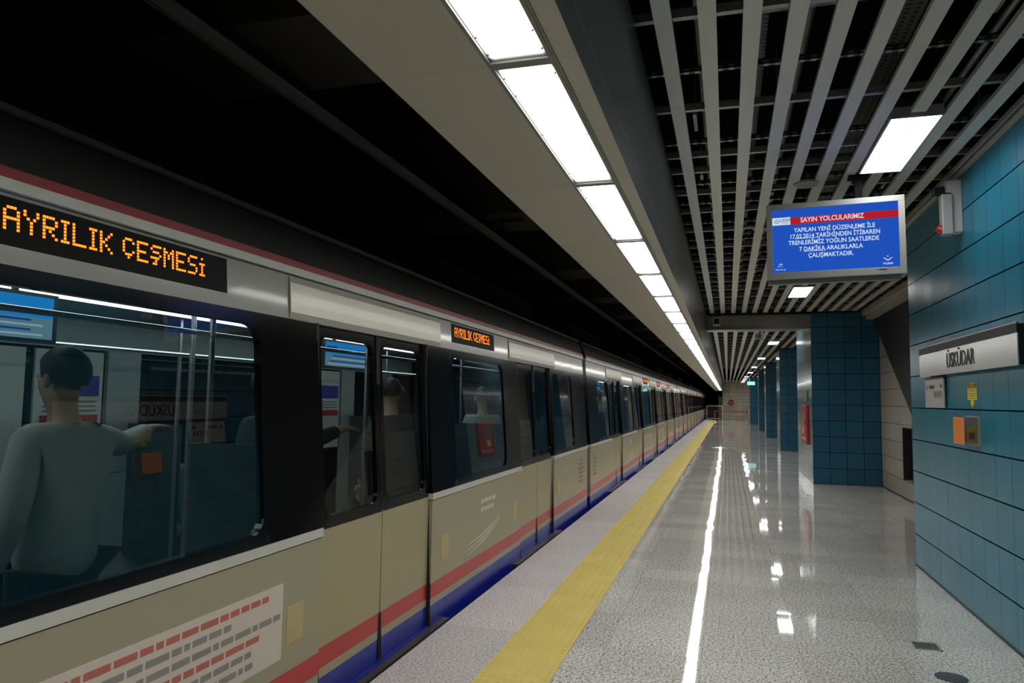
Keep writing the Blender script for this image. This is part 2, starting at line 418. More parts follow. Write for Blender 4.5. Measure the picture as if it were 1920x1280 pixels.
b.face([(-.42, Y0, 3.43), (-.42, YE, 3.43), (-.45, YE, 3.43), (-.45, Y0, 3.43)], MT['trim_cream'])
b.face([(-.45, Y0, 3.43), (-.45, YE, 3.43), (-.45, YE, 4.5), (-.45, Y0, 4.5)], MT['void'])
b.face([(-1.07, Y0, zb), (-1.07, YE, zb), (-1.07, YE, 4.6), (-1.07, Y0, 4.6)], MT['void'])
b.face([(-1.07, YE, zb), (-.42, YE, zb), (-.42, YE, 4.6), (-1.07, YE, 4.6)], MT['void'])
struct(b.build('trim_4', None))
# cross beam at the first column
b = MB(); b.box(-.42, 1.634, 15.93, 16.35, 3.103, 3.405); b.box(-.42, 1.634, 15.90, 15.93, 3.103, 3.135)
struct(b.build('trim_5', MT['beam'], bevel=.004))
# tunnel: track bed, far wall, roof slab with deep beams
b = MB(); b.box(-6.4, -1.0, Y0 - 6, 110, -1.5, -1.3); struct(b.build('floor_track', MT['concrete_dk']))
b = MB(); b.box(-6.4, -6.2, Y0 - 6, 110, -1.4, 6.2); struct(b.build('wall_left', MT['concrete_dk']))
b = MB(); b.box(-6.4, -1.0, Y0 - 6, 110, 6.0, 6.2)
struct(b.build('ceiling_tunnel', MT['concrete_dk']))
b = MB(); b.box(-6.4, -1.0, -13.2, -13.0, -1.4, 6.2); struct(b.build('wall_tunnel', MT['void']))
b = MB(); b.box(-6.4, -1.0, 109, 109.2, -1.4, 6.2); struct(b.build('wall_tunnel_far', MT['void']))
b = MB(); b.box(-1.07, -.9, YE + .7, 109, -1.4, 6.2); struct(b.build('wall_tunnel_side', MT['void']))
y = -8.0; i = 0
ys = [-7.5, -1.3, 4.72, 10.8, 16.0, 20.5, 25.0, 29.5, 34, 38.5, 43, 47.5, 52, 56.5, 61, 65.5, 70]
for i, y in enumerate(ys):
    b = MB(); b.box(-6.3, -1.08, y, y + 1.24, 4.5, 6.0)
    o = b.build('tunnel_beam', MT['concrete'], bevel=.01)
    tag(o, f'dark concrete roof beam across the tunnel, {ordn(i)} from the viewer end', 'beam', 'concrete beams over the track')

# ================================================================== FLOOR THINGS
# yellow tactile strip: tiles with blunt studs
b = MB(); y = Y0; k = 0
x0, x1 = -1.405, -.985
y = .02 + .405 * round((Y0 - .02) / .405)
while y < YE - 4.6:
    b.box(x0 + .001, x1 - .001, y + .0015, y + .4035, -.02, .004)
    if 2.8 < y < 45:
        n = 8 if y < 16 else 5
        for r in range(7):
            for c in range(7):
                cx = x0 + .03 + .06 * c + (0 if r % 2 == 0 else 0); cyy = y + .029 + .0579 * r
                base = len(b.v)
                for rad, z in ((.013, .004), (.0095, .0082)):
                    for q in range(n):
                        a = 2 * math.pi * q / n; b.v.append((cx + rad * math.cos(a), cyy + rad * math.sin(a), z))
                for q in range(n):
                    j = (q + 1) % n; b.f.append((base + q, base + j, base + n + j, base + n + q)); b.mi.append(0)
                b.f.append(tuple(base + n + q for q in range(n))); b.mi.append(0)
    y += .405
tag(b.build('tactile_strip', MT['tactile']), 'long yellow tactile warning strip with raised studs along the platform edge', 'tactile paving')
# grey tactile path studs set in the granite
b = MB()
for r in range(0, 150):
    yy = 9.2 + r * .12
    for c in range(6):
        b.lathe([(.014, 0), (.012, .003), (.004, .004)], (-.20 + c * .095, yy, 0), 6)
tag(b.build('tactile_studs', plain('grey_stone_stud', (.20, .195, .18), .25), smooth=True), 'faint grey path of small studs set in the polished floor', 'tactile paving')
# threshold strips of pale stone across the floor
for yy, xa, xb, lab in ((27.0, -.56, .31, 'pale narrow stone strip across the floor, the nearer one'), (51.0, -.98, 1.95, 'pale stone strip across the whole floor near the far barrier')):
    b = MB(); b.box(xa, xb, yy - .12, yy + .12, -.01, .003)
    tag(b.build('floor_strip', plain('pale_stone', (.62, .58, .45), .2)), lab, 'floor strip')
# square drain and round cover
e = empty('floor_drain', (1.252, 5.60, 0)); tag(e, 'small square metal floor drain near the blue wall', 'drain')
b = MB(); 
for s in ((-.085, .085, -.085, -.072), (-.085, .085, .072, .085), (-.085, -.072, -.085, .085), (.072, .085, -.085, .085)): b.box(s[0], s[1], s[2], s[3], -.01, .004)
b.build('rim', MT['alu'], e, bevel=.001)
b = MB(); b.box(-.072, .072, -.072, .072, -.01, -.001)
for k in range(7): b.box(-.07, .07, -.066 + k * .02, -.060 + k * .02, -.001, .003)
b.build('grate', plain('worn_drain_metal', (.10, .10, .10), .5, .5), e)
e = empty('floor_cover', (1.252, 5.02, 0)); tag(e, 'round dark metal cover flush in the floor near the picture corner', 'floor cover')
b = MB(); b.lathe([(.083, -.01), (.083, .002), (.078, .003), (.0, .003)][:3], (0, 0, 0), 36); b.build('disc', plain('slate_blue_cover', (.085, .10, .12), .45, .3), e, smooth=True)
b = MB(); b.lathe([(.088, -.01), (.088, .0015)], (0, 0, 0), 36); b.build('rim', MT['darkmetal'], e)

# ================================================================== COLUMNS
def column(x, y, w, d, lab, first=False):
    e = empty('tiled_column', (x, y, 0)); tag(e, lab, 'column', 'blue tiled columns along the platform')
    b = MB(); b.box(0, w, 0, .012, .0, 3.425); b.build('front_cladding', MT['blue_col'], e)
    b = MB(); b.box(-.004, .008, 0.0, d, .0, 3.425); b.build('side_cladding', MT['blue_side'], e)
    b = MB(); b.box(.008, w, .012, d, 0, 3.46); b.build('core', MT['concrete_dk'], e)
    b = MB(); b.box(-.006, w, -.004, 0, 0, .012); b.build('base_line', MT['darkmetal'], e)
    b = MB(); b.box(.0, w, d, d + .01, .0, 3.425); b.build('back_cladding', MT['blue_col'], e)
    return e
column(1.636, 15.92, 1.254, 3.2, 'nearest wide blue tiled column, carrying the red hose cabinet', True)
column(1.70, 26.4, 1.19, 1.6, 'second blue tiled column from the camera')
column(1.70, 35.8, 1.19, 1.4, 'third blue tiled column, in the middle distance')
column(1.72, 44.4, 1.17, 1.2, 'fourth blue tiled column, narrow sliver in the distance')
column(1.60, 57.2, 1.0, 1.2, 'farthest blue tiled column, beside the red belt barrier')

# red hose cabinet with green sign above, on the column's side
e = empty('fire_cabinet', (1.628, 17.10, 1.15)); tag(e, 'tall narrow red fire equipment cabinet on the side of the nearest column', 'fire cabinet')
b = MB(); b.box(-.05, 0, -.56, .56, -.41, .42); b.build('cabinet_box', MT['red'], e, bevel=.006)
b = MB(); b.box(-.056, -.05, -.20, .42, -.05, .36); b.build('glass_panel', plain('grey_cabinet_pane', (.26, .22, .20), .2), e)
b = MB(); b.box(-.058, -.05, -.05, .25, -.20, -.05); b.build('yellow_notice', plain('pale_yellow_notice', (.55, .50, .22), .5), e)
b = MB()
for q in range(5): b.box(-.057, -.05, -.40 + q * .17, -.30 + q * .17, -.34 + .01 * (q % 2), -.27)
b.build('white_lettering', plain('worn_white_print', (.5, .42, .40), .5), e)
b = MB(); b.cyl((-.07, -.44, 0), (-.07, -.44, .12), .012); b.build('handle', MT['steel'], e)
e = empty('safety_sign', (1.628, 17.1, 1.75)); tag(e, 'small green safety sign above the red cabinet', 'sign')
b = MB(); b.box(-.012, 0, -.42, .42, -.13, .13); b.build('plate', MT['green'], e)
b = MB(); b.prism([(-.10, .0), (.0, .08), (.10, .0), (.04, 0), (.04, -.08), (-.04, -.08), (-.04, 0)], 0, -.0145, -.012); b.build('pictogram', plain('pale_green_print', (.40, .52, .36), .5), e)

# ================================================================== LAMPS
# strip lamps over the edge
def strip_lamp():
    e = empty('strip_light', (0, 0, 0))
    L = 1.3075; w = (SR - SL) / 2
    b = MB()
    fw = .013
    b.box(-w, -w + fw, .0, L, -.004, .05); b.box(w - fw, w, .0, L, -.004, .05)
    b.box(-w + fw, w - fw, 0, .022, -.004, .05); b.box(-w + fw, w - fw, L - .022, L, -.004, .05)
    b.box(w + .004, w + .010, 0, L, -.006, .0)
    b.build('frame', plain('grey_lamp_frame', (.20, .20, .185), .4), e)
    b = MB(); b.face([(-w + fw, .012, .006), (w - fw, .012, .006), (w - fw, L - .012, .006), (-w + fw, L - .012, .006)])
    b.build('diffuser', MT['strip'], e)
    for yy in (.10, .24, .62, .66, L - .18, L - .07):
        for sx in (-1, 1):
            if yy == .62 and sx > 0 or yy == .66 and sx < 0 or yy == .24 and sx > 0: continue
            b = MB(); b.lathe([(.0035, .0), (.0035, .004)], (0, 0, 0), 8); b.build('screw', MT['darkmetal'], e, loc=(sx * (w - .021), yy, .001))
    return e
proto = strip_lamp()
k0 = math.ceil((Y0 - 2.097) / 1.3075); n = 0
far = []
for k in range(k0, 51):
    y = 2.097 + 1.3075 * k
    if y + 1.31 > 68.5: break
    if n == 0: o = proto
    elif k < 16: o = copy_tree(proto)
    else:
        o = proto.copy(); COL.objects.link(o)
        for ch in proto.children:
            if ch.name.startswith('screw'): continue
            c = ch.copy(); COL.objects.link(c); c.parent = o
    o.location = ((SL + SR) / 2, y, zb)
    if k < -1: lab = 'white strip light over the platform edge, behind the viewer'
    else: lab = f'white strip light over the platform edge, {ordn(k + 1)} counted from the camera'
    tag(o, lab, 'light', 'row of strip lights over the platform edge'); n += 1
# ceiling panels
def panel_lamp():
    e = empty('ceiling_light')
    b = MB(); b.box(-.155, -.145, -.60, .60, -.012, .06); b.box(.145, .155, -.60, .60, -.012, .06)
    b.box(-.145, .145, -.60, -.588, -.012, .06); b.box(-.145, .145, .588, .60, -.012, .06)
    b.build('frame', MT['alu'], e)
    b = MB(); b.box(-.145, -.003, -.588, .588, .0, .004); b.box(.003, .145, -.588, .588, .0, .004); b.build('diffuser', MT['panel'], e)
    b = MB(); b.box(-.003, .003, -.588, .588, -.002, .004); b.build('centre_bar', MT['white'], e)
    b = MB(); b.box(-.15, .15, -.595, .595, .05, .12); b.build('housing', MT['darkmetal'], e)
    return e
pp = panel_lamp()
plist = [(1.175, 5.68), (1.175, 12.93), (1.22, 18.3), (1.37, 23.9), (1.37, 32.3), (1.37, 40.2), (1.37, 47.8), (1.34, 55.6), (1.34, 60.4), (1.34, 65.2), (1.34, 70.2), (1.175, -1.4), (1.175, -5.6)]
plabs = ['large bright ceiling light panel beside the hanging monitor', 'ceiling light panel just below the hanging monitor in the picture', 'ceiling light panel above the cross beam beside the nearest column',
         'first small ceiling light seen beyond the cross beam', 'second small ceiling light seen beyond the cross beam', 'third small ceiling light seen beyond the cross beam',
         'fourth small ceiling light seen beyond the cross beam', 'fifth small ceiling light seen beyond the cross beam', 'sixth small ceiling light seen beyond the cross beam', 'seventh small ceiling light seen beyond the cross beam', 'ceiling light nearest the cream end wall',
         'ceiling light panel just behind the viewer', 'ceiling light panel farthest behind the viewer']
for i, (x, y) in enumerate(plist):
    o = pp if i == 0 else copy_tree(pp)
    o.location = (x, y, 3.44); tag(o, plabs[i], 'light', 'rectangular lamps in the slatted ceiling')

# ================================================================== SLATTED CEILING
ZC = 3.45
px = [-.288 + .2095 * k for k in range(15)]
def lamp_gap(x, y0, y1):
    """stretches of a slat left free by the lamps"""
    segs = [(y0, y1)]
    for lx, ly in plist:
        if abs(x - lx) < .155 + .05:
            ns = []
            for a, c in segs:
                if ly - .62 < a and ly + .62 > c: continue
                if a < ly - .62 < c: ns.append((a, ly - .62))
                if a < ly + .62 < c: ns.append((ly + .62, c))
                if ly + .62 <= a or ly - .62 >= c: ns.append((a, c))
            segs = ns
    return segs
FX0 = -.30
def add_slat(x, y0, y1, lab, grp, seam_off, hw=.043):
    b = MB()
    for a, c in lamp_gap(x, y0, y1):
        cuts = [a] + [s for s in [seam_off + 3.0 * q for q in range(-4, 28)] if a + .05 < s < c - .05] + [c]
        for p, q in zip(cuts, cuts[1:]):
            b.prism([(-hw, .0), (hw, .0), (hw, .030), (hw - .004, .030), (hw - .004, .004), (.004 - hw, .004), (.004 - hw, .030), (-hw, .030)], 1, p + .0012, q - .0012)
    tag(b.build('ceiling_slat', MT['slat'], loc=(x, 0, ZC)), lab, 'slat', grp)
for k, x in enumerate(px):
    so = (4.61, 3.2, 4.46, 5.6, 4.97, 4.0, 3.3, 4.4, 5.1, 3.7, 9.6, 9.2, 10.0, 9.5, 10.4)[k]
    if k < 10: add_slat(x, Y0 + .02, 15.86, f'grey ceiling slat before the cross beam, {ordn(k)} from the light strip', 'grey slats of the near ceiling', so)
    elif x < 2.56: add_slat(x, 8.37, 15.86, f'grey ceiling slat over the recess, {ordn(k - 10)} beyond the blue wall line', 'grey slats over the recess', so)
for k in range(11):
    add_slat(FX0 + .262 * k, 16.38, YE - .02, f'grey ceiling slat beyond the cross beam, {ordn(k)} from the light strip', 'grey slats of the far ceiling', (18.2, 20.5, 19.1, 21.0, 17.7, 19.9, 20.8, 18.6, 19.5, 20.1, 18)[k], .052)
# cross rails above the slats
def rail(w, pts=True, dashed=False, mat=None):
    b = MB(); b.prism([(-.018, 0), (.018, 0), (.018, .003), (-.015, .003), (-.015, .045), (-.018, .045)], 0, 0, w)
    return b
rmesh = {}
rails = [3.58, 4.78, 5.72, 6.12, 6.78, 7.45, 8.3, 9.2, 10.1, 11.0, 11.9, 12.8, 13.7, 14.6, 15.5]
proto_r = None
def place_rail(y, w, lab, x=-.44, z=3.485, dashed=False):
    key = (w, dashed)
    if key not in rmesh:
        if dashed:
            b = MB(); b.box(0, w, -.012, .012, .0, .035, MT['darkmetal'])
            xx = .03
            while xx < w - .05:
                b.box(xx, xx + .028, -.0135, .0135, -.001, .003, MT['galv']); b.box(xx, xx + .028, -.0135, -.012, .012, .020, MT['galv']); xx += .062
            rmesh[key] = b.build('slotted_rail', None)
        else:
            rmesh[key] = rail(w).build('cross_rail', MT['galv'])
        o = rmesh[key]
    else:
        o = rmesh[key].copy(); COL.objects.link(o)
    o.location = (x, y, z)
    tag(o, lab, 'rail', 'slotted black rails above the slats' if dashed else 'bright cross rails above the slats')
near_w = 2.2
for i, y in enumerate(rails):
    w = near_w if y < 8.3 else 3.1
    place_rail(y, w, f'thin bright cross rail above the near slats, {ordn(i)} from the camera')
for i, y in enumerate([4.20, 5.40, 6.45, 7.10, 7.9, 8.75, 9.6, 10.5, 11.4, 12.3, 13.2, 14.1, 15.0]):
    w = near_w if y < 8.3 else 3.1
    place_rail(y, w, f'black slotted rail above the near slats, {ordn(i)} from the camera', dashed=True, z=3.482)
for i in range(22):
    y = 17.0 + i * 1.25
    place_rail(y, near_w, f'thin bright cross rail beyond the beam, {ordn(i)} from the beam')
for i in range(18):
    y = 17.6 + i * 1.25
    place_rail(y, near_w, f'black slotted rail beyond the beam, {ordn(i)} from the beam', dashed=True, z=3.482)
# carriers and trays in the void
def tray_mat():
    m = newmat('perforated_tray'); t = NT(m); v, p = t.pos(True)
    h = t.m('MULTIPLY', t.m('GREATER_THAN', t.m('FRACT', t.m('DIVIDE', p[1], .05)), .55), t.m('GREATER_THAN', t.m('FRACT', t.m('DIVIDE', p[0], .05)), .5))
    t.bsdf(t.mixc(h, (.16, .16, .14, 1), (.01, .01, .01, 1)), .5, .4); return m
TM = tray_mat()
for x, z, w, y0, y1, lab in ((.20, 3.82, .10, Y0, 15.6, 'perforated metal cable tray above the fourth slat gap'), (1.02, 3.85, .16, Y0, 15.6, 'perforated cable tray over the large light panel'),
                             (-.12, 3.85, .10, Y0, 15.6, 'perforated cable tray nearest the light strip')):
    b = MB(); b.box(-w / 2, w / 2, y0, y1, 0, .003); b.box(-w / 2, -w / 2 + .003, y0, y1, 0, .04); b.box(w / 2 - .003, w / 2, y0, y1, 0, .04)
    tag(b.build('cable_tray', TM, loc=(x, 0, z)), lab, 'cable tray', 'cable trays above the slats')
for y, z, lab in ((3.62, 3.66, 'heavy slotted channel across the void near the top of the picture'), (4.05, 3.72, 'heavy slotted channel above the second gap of slats'), (6.9, 3.75, 'heavy slotted channel behind the hanging monitor'), (10.4, 3.75, 'heavy slotted channel above the recess entrance')):
    b = MB(); b.box(.1, 2.0, -.03, .03, 0, .05, MT['galv'])
    xx = .14
    while xx < 1.95: b.box(xx, xx + .04, -.032, .032, .016, .03, MT['black']); xx += .09
    tag(b.build('channel', None, loc=(0, y, z)), lab, 'channel', 'heavy channels in the ceiling void')
for x, z, r, m, lab in ((1.55, 4.05, .055, 'redpipe', 'dark red sprinkler pipe above the slats beside the blue wall'), (.55, 4.2, .03, 'galv', 'thin steel conduit above the middle slats'), (1.36, 3.56, .018, 'galv', 'pale conduit above the slat left of the red pipe')):
    b = MB(); b.cyl((0, Y0, 0), (0, 15.7, 0), r, n=14); tag(b.build('pipe', MT[m], smooth=True, loc=(x, 0, z)), lab, 'pipe')
for i, (x, y) in enumerate([(.40, 4.9), (.40, 6.0), (.42, 7.3), (.43, 8.6), (1.3, 3.9), (1.62, 5.4), (-.2, 5.2), (-.2, 6.6)]):
    b = MB(); b.box(-.012, .012, -.16, .16, 0, .035); b.box(-.004, .004, -.01, .01, .03, .85)
    tag(b.build('hanger', MT['galv'], loc=(x, y, 3.56)), f'short steel hanger above the slats, {ordn(i)} of the eight', 'hanger', 'steel hangers in the void')

# smoke detector disc and others
e = empty('ceiling_speaker', (.655, 6.54, 3.445)); tag(e, 'round white disc loudspeaker under the slats above the monitor', 'speaker')
b = MB(); b.lathe([(.06, .03), (.098, .02), (.103, .0), (.098, -.006), (.085, -.008), (.02, -.012)], (0, 0, 0), 36); b.build('cover', MT['white'], e, smooth=True)
b = MB(); b.lathe([(.085, -.009), (.03, -.0125)], (0, 0, 0), 36); b.build('grille', plain('grey_grille', (.38, .38, .36), .5), e, smooth=True)
e = empty('dome_camera', (.232, 8.12, 3.45)); tag(e, 'small white ringed dome camera between the slats left of the monitor', 'camera')
b = MB(); b.lathe([(.065, .02), (.070, .0), (.060, -.012), (.048, -.012)], (0, 0, 0), 30); b.build('ring', MT['white'], e, smooth=True)
b = MB(); b.lathe([(.047, -.010), (.045, -.03), (.034, -.047), (.018, -.056), (.004, -.059)], (0, 0, 0), 30); b.build('dome', MT['black'], e, smooth=True)
e = empty('box_speaker', (-.20, 15.6, 3.26)); tag(e, 'small square loudspeaker with white rim hung before the cross beam', 'speaker')
b = MB(); 
for s in ((-.072, .072, .055, .075), (-.072, .072, -.085, -.062), (-.072, -.052, -.085, .075), (.052, .072, -.085, .075)): b.box(s[0], s[1], -.03, .16, s[2], s[3])
b.build('rim', MT['white'], e, bevel=.003)
b = MB(); b.box(-.055, .055, -.01, .15, -.065, .058); b.build('grille', MT['black'], e)
b = MB(); b.box(-.012, .012, .05, .08, .07, .24); b.box(-.05, .05, .03, .10, .17, .19); b.build('bracket', MT['black'], e)
e = empty('security_camera', (.78, 19.2, 3.30)); tag(e, 'boxy grey security camera hanging just beyond the cross beam', 'camera')
b = MB(); b.box(-.09, .08, -.14, .22, -.13, .0); b.build('housing', plain('camera_grey', (.13, .13, .12), .45), e, bevel=.008)
b = MB(); b.box(-.10, .09, -.17, .24, .0, .012); b.build('sun_hood', MT['alu'], e)
b = MB(); b.cyl((0, -.14, -.065), (0, -.165, -.065), .04, n=18); b.build('lens', MT['black'], e, smooth=True)
b = MB(); b.cyl((.06, .05, .01), (.06, .05, .16), .015); b.build('mount', MT['alu'], e, smooth=True)
e = empty('security_camera', (1.12, 30.0, 2.80)); tag(e, 'slim pale camera on a drop pole among the far lights', 'camera')
b = MB(); b.box(-.04, .04, -.08, .16, -.09, .02); b.build('housing', MT['white'], e, bevel=.006)
b = MB(); b.cyl((0, .05, .02), (0, .05, .68), .018); b.build('mount', MT['white'], e, smooth=True)
b = MB(); b.cyl((0, -.08, -.035), (0, -.095, -.035), .025); b.build('lens', MT['black'], e, smooth=True)

# ================================================================== HANGING MONITOR
MX0, MX1, MZ0, MZ1 = -.515, .515, -.313, .313
e = empty('hanging_monitor', (.838, 6.33, 2.932)); e.rotation_euler = (0, R(-.4), R(-4.2)); tag(e, 'blue information monitor in a grey frame hanging from the slats', 'monitor')
b = MB(); fw = .047
b.box(MX0, MX1, 0, .045, MZ1 - fw, MZ1); b.box(MX0, MX1, 0, .045, MZ0, MZ0 + fw + .008); b.box(MX0, MX0 + fw, 0, .045, MZ0 + fw, MZ1 - fw); b.box(MX1 - fw, MX1, 0, .045, MZ0 + fw, MZ1 - fw)
b.build('frame', MT['monframe'], e, bevel=.002)
b = MB(); b.box(MX0 + .02, MX1 - .02, .045, .20, MZ0 + .01, MZ1 - .01); b.build('housing', MT['black'], e)
b = MB(); b.box(MX0, MX1 - .02, .15, .21, MZ0 - .022, MZ0 + .03); b.build('rear_frame', MT['monframe'], e)
SX0, SX1, SZ0, SZ1 = MX0 + fw, MX1 - fw, MZ0 + fw + .008, MZ1 - fw
scr = MB().box(SX0, SX1, .008, .02, SZ0, SZ1).build('screen', MT['screen_blue'], e)
SWd, SHt = SX1 - SX0, SZ1 - SZ0
def sp(u, v): return (SX0 + u * SWd, SZ1 - v * SHt)      # fraction of the screen from top left
def srect(name, u0, v0, u1, v1, mat, d=.0065, parent=scr):
    xa, za = sp(u0, v0); xb, zb_ = sp(u1, v1); return MB().box(xa, xb, d, d + .001, zb_, za).build(name, mat, parent)
srect('red_band', .15, .135, 1.0, .245, MT['screen_red'])
srect('logo_panel', .0, .125, .15, .245, MT['screen_white'])
ROTM = (R(90), 0, 0)
def stext(s, u, v, size, mat=MT['screen_white'], bold=.0, sx=1.0, name='lettering', d=.0055, align='CENTER'):
    x, z = sp(u, v); return text(s, name, size, mat, scr, (x, d, z), ROTM, align, sx, .0002, bold)
stext('SAYIN YOLCULARIMIZ', .485, .188, .056, bold=.0008, sx=.84)
for s, u, v in (('YAPILAN YENİ DÜZENLEME İLE', .50, .345), ('17.02.2014 TARİHİNDEN İTİBAREN', .50, .445), ('TRENLERİMİZ YOĞUN SAATLERDE', .49, .545), ('7 DAKİKA ARALIKLARLA', .47, .65), ('ÇALIŞMAKTADIR.', .47, .755)):
    stext(s, u, v, .050, bold=.0008, sx=.85)
srect('underline', .182, .474, .385, .480, MT['screen_white']); srect('underline', .255, .682, .43, .688, MT['screen_white'])
stext('UDH', .108, .172, .036, MT['screen_grey'], .0008); srect('logo_line', .078, .205, .14, .212, MT['screen_grey']); srect('logo_line', .078, .219, .14, .224, MT['screen_grey'])
b = MB(); x, z = sp(.042, .185)
for q in range(9):
    a0, a1 = math.pi * (.25 + q * .16), math.pi * (.25 + (q + 1) * .16)
    b.face([(x + .026 * math.cos(a0), .0055, z + .017 * math.sin(a0)), (x + .026 * math.cos(a1), .0055, z + .017 * math.sin(a1)), (x + .021 * math.cos(a1), .0055, z + .012 * math.sin(a1)), (x + .021 * math.cos(a0), .0055, z + .012 * math.sin(a0))])
for q in range(3): b.face([(x - .02 + q * .006, .0055, z - .006 + q * .004), (x + .028, .0055, z - .006 + q * .004), (x + .028, .0055, z - .004 + q * .004), (x - .02 + q * .006, .0055, z - .004 + q * .004)])
b.build('globe_logo', MT['screen_grey'], scr)
# winged emblem lower right
b = MB(); x, z = sp(.91, .875); yy = .0055
b.face([(x - .033, yy, z + .014), (x - .012, yy, z + .004), (x - .010, yy, z - .006), (x - .024, yy, z + .002)])
b.face([(x + .033, yy, z + .014), (x + .012, yy, z + .004), (x + .010, yy, z - .006), (x + .024, yy, z + .002)])
for q in range(8):
    a0, a1 = math.pi * (1.05 + q * .1125), math.pi * (1.05 + (q + 1) * .1125)
    b.face([(x + .017 * math.cos(a0), yy, z + .004 + .017 * math.sin(a0)), (x + .017 * math.cos(a1), yy, z + .004 + .017 * math.sin(a1)), (x + .011 * math.cos(a1), yy, z + .004 + .010 * math.sin(a1)), (x + .011 * math.cos(a0), yy, z + .004 + .010 * math.sin(a0))])
b.cyl((x, yy, z + .022), (x, yy + .0005, z + .022), .005, n=10)
b.build('winged_emblem', MT['screen_white'], scr)
stext('TCDD', .91, .945, .020, bold=.0006, sx=1.3)
# small emblem lower left
b = MB(); x, z = sp(.06, .90)
b.face([(x - .016, yy, z - .006), (x + .020, yy, z - .006), (x + .020, yy, z - .004), (x - .016, yy, z - .004)])
b.face([(x - .020, yy, z - .004), (x - .012, yy, z - .008), (x - .012, yy, z + .0), (x - .018, yy, z + .001)])
for q in range(3): b.box(x - .008 + q * .009, x - .003 + q * .009, yy, yy + .0005, z + .008, z + .022 - .004 * (q == 1))
b.build('mosque_emblem', MT['screen_white'], scr); stext('Marmaray', .062, .955, .018, sx=1.1)
b = MB(); b.box(.30, .31, -.002, 0, MZ0 + .035, MZ0 + .040); b.box(.32, .375, -.002, 0, MZ0 + .033, MZ0 + .041); b.build('brand_mark', MT['ink'], e)
b = MB(); b.box(.165, .225, .07, .13, MZ1, .545); b.box(.12, .27, .03, .17, .50, .515); b.build('mount_pole', plain('matt_black_bracket', (.008, .008, .008), .8, 0, .1), e, bevel=.004)

# ================================================================== THINGS ON THE BLUE WALL
RW = (R(90), 0, R(-90))     # lettering on a wall facing the track
e = empty('station_sign', (1.785, 6.49, 1.98)); tag(e, 'long white station name sign reading ÜSKÜDAR on the blue wall', 'sign')
b = MB(); b.box(-.045, -.038, -1.22, 1.22, -.125, .08); b.build('name_panel', plain('satin_white_panel', (.50, .50, .50), .22, .35, .5, .02, 1.0), e)
b = MB(); b.box(-.047, -.038, -1.22, 1.22, .08, .142); b.build('top_band', MT['ink'], e)
b = MB(); b.box(-.047, -.03, -1.22, 1.22, .142, .148); b.build('top_rail', MT['alu'], e)
b = MB(); b.box(-.038, -.0, -1.20, 1.20, -.12, .14); b.build('housing', MT['black'], e)
text('ÜSKÜDAR', 'lettering', .172, MT['ink'], e, (-.0475, -.03, -.022), RW, 'CENTER', .92, .0015, .0)
e = empty('direction_sign', (1.80, 7.38, 1.72)); tag(e, 'small white direction sign under the left end of the station name', 'sign')
b = MB(); b.box(-.025, -.015, -.305, .305, -.145, .108); b.build('plate', MT['signwhite'], e)
b = MB(); b.box(-.026, -.015, -.305, .305, .108, .128); b.build('top_band', MT['ink'], e)
b = MB(); b.box(-.015, 0, -.28, .28, -.12, .10); b.build('backing', MT['black'], e)
text('Asansör', 'lettering', .062, MT['ink'], e, (-.0265, .07, .045), RW, 'CENTER', .9, .0005, .0006).data
b = MB()
b.box(-.0265, -.025, .235, .255, .02, .06); b.prism([(.215, .035), (.275, .035), (.245, .015)], 0, -.0265, -.025)
b.box(-.0265, -.025, -.26, .03, -.004, .0); b.box(-.0265, -.025, -.26, .03, -.062, -.058)
for q in range(5): b.box(-.0265, -.025, -.245 + q * .055, -.215 + q * .055, -.050, -.012)
for q in range(5): b.cyl((-.0265, -.23 + q * .055, -.008), (-.025, -.23 + q * .055, -.008), .009, n=8)
b.box(-.0265, -.025, -.27, -.20, .03, .06)
b.build('pictograms', plain('grey_print', (.13, .13, .12), .5), e)
e = empty('warning_sticker', (1.80, 6.395, 1.70)); tag(e, 'yellow sticker with black header and downward arrow on blue wall', 'sticker')
b = MB(); b.box(-.003, 0, -.11, .11, -.058, .072); b.prism([(-.03, -.058), (.03, -.058), (.045, -.085), (.0, -.116), (-.045, -.085)], 0, -.003, 0); b.build('sheet', MT['yellow'], e)
b = MB(); b.box(-.0036, -.003, -.10, .10, .036, .068); b.build('header', MT['ink'], e)
text('ACİL', 'lettering', .034, MT['yellow'], e, (-.004, 0, .052), RW, 'CENTER', 1.7, .0003, .0003)
b = MB()
for z in (.026, .012, -.012, -.028, -.048): b.box(-.0036, -.003, -.085, .085, z, z + .003)
b.build('print_lines', MT['ink'], e)
e = empty('emergency_box', (1.80, 6.38, 1.41)); tag(e, 'orange emergency call box with yellow unit and clear cover on blue wall', 'emergency button')
b = MB(); b.box(-.104, -.098, -.13, .145, -.105, .10); b.build('orange_cover', MT['orange'], e, bevel=.002)
b = MB(); b.box(-.085, -.01, -.10, .10, -.085, .015); b.build('yellow_unit', MT['amber'], e, bevel=.006)
b = MB(); b.box(-.066, -.03, -.112, -.10, -.062, -.012); b.build('red_button', MT['red'], e, bevel=.003)
b = MB(); b.box(-.098, -.012, -.13, -.127, -.10, .10); b.box(-.098, -.012, .14, .143, -.10, .10); b.box(-.098, -.012, -.13, .143, .097, .10); b.build('clear_housing', MT['clear'], e)
b = MB(); b.box(-.012, .0, -.145, .155, -.115, .11); b.build('back_plate', MT['alu'], e, bevel=.001)
b = MB(); b.box(-.040, -.018, -.104, -.10, .02, .05); b.build('small_label', MT['yellow'], e)
e = empty('wall_siren', (1.80, 6.50, 3.18)); tag(e, 'tall white alarm housing with a red lens high on the blue wall', 'alarm')
b = MB(); b.box(-.105, 0, -.02, .09, -.21, .21); b.build('housing', MT['white'], e, bevel=.005)
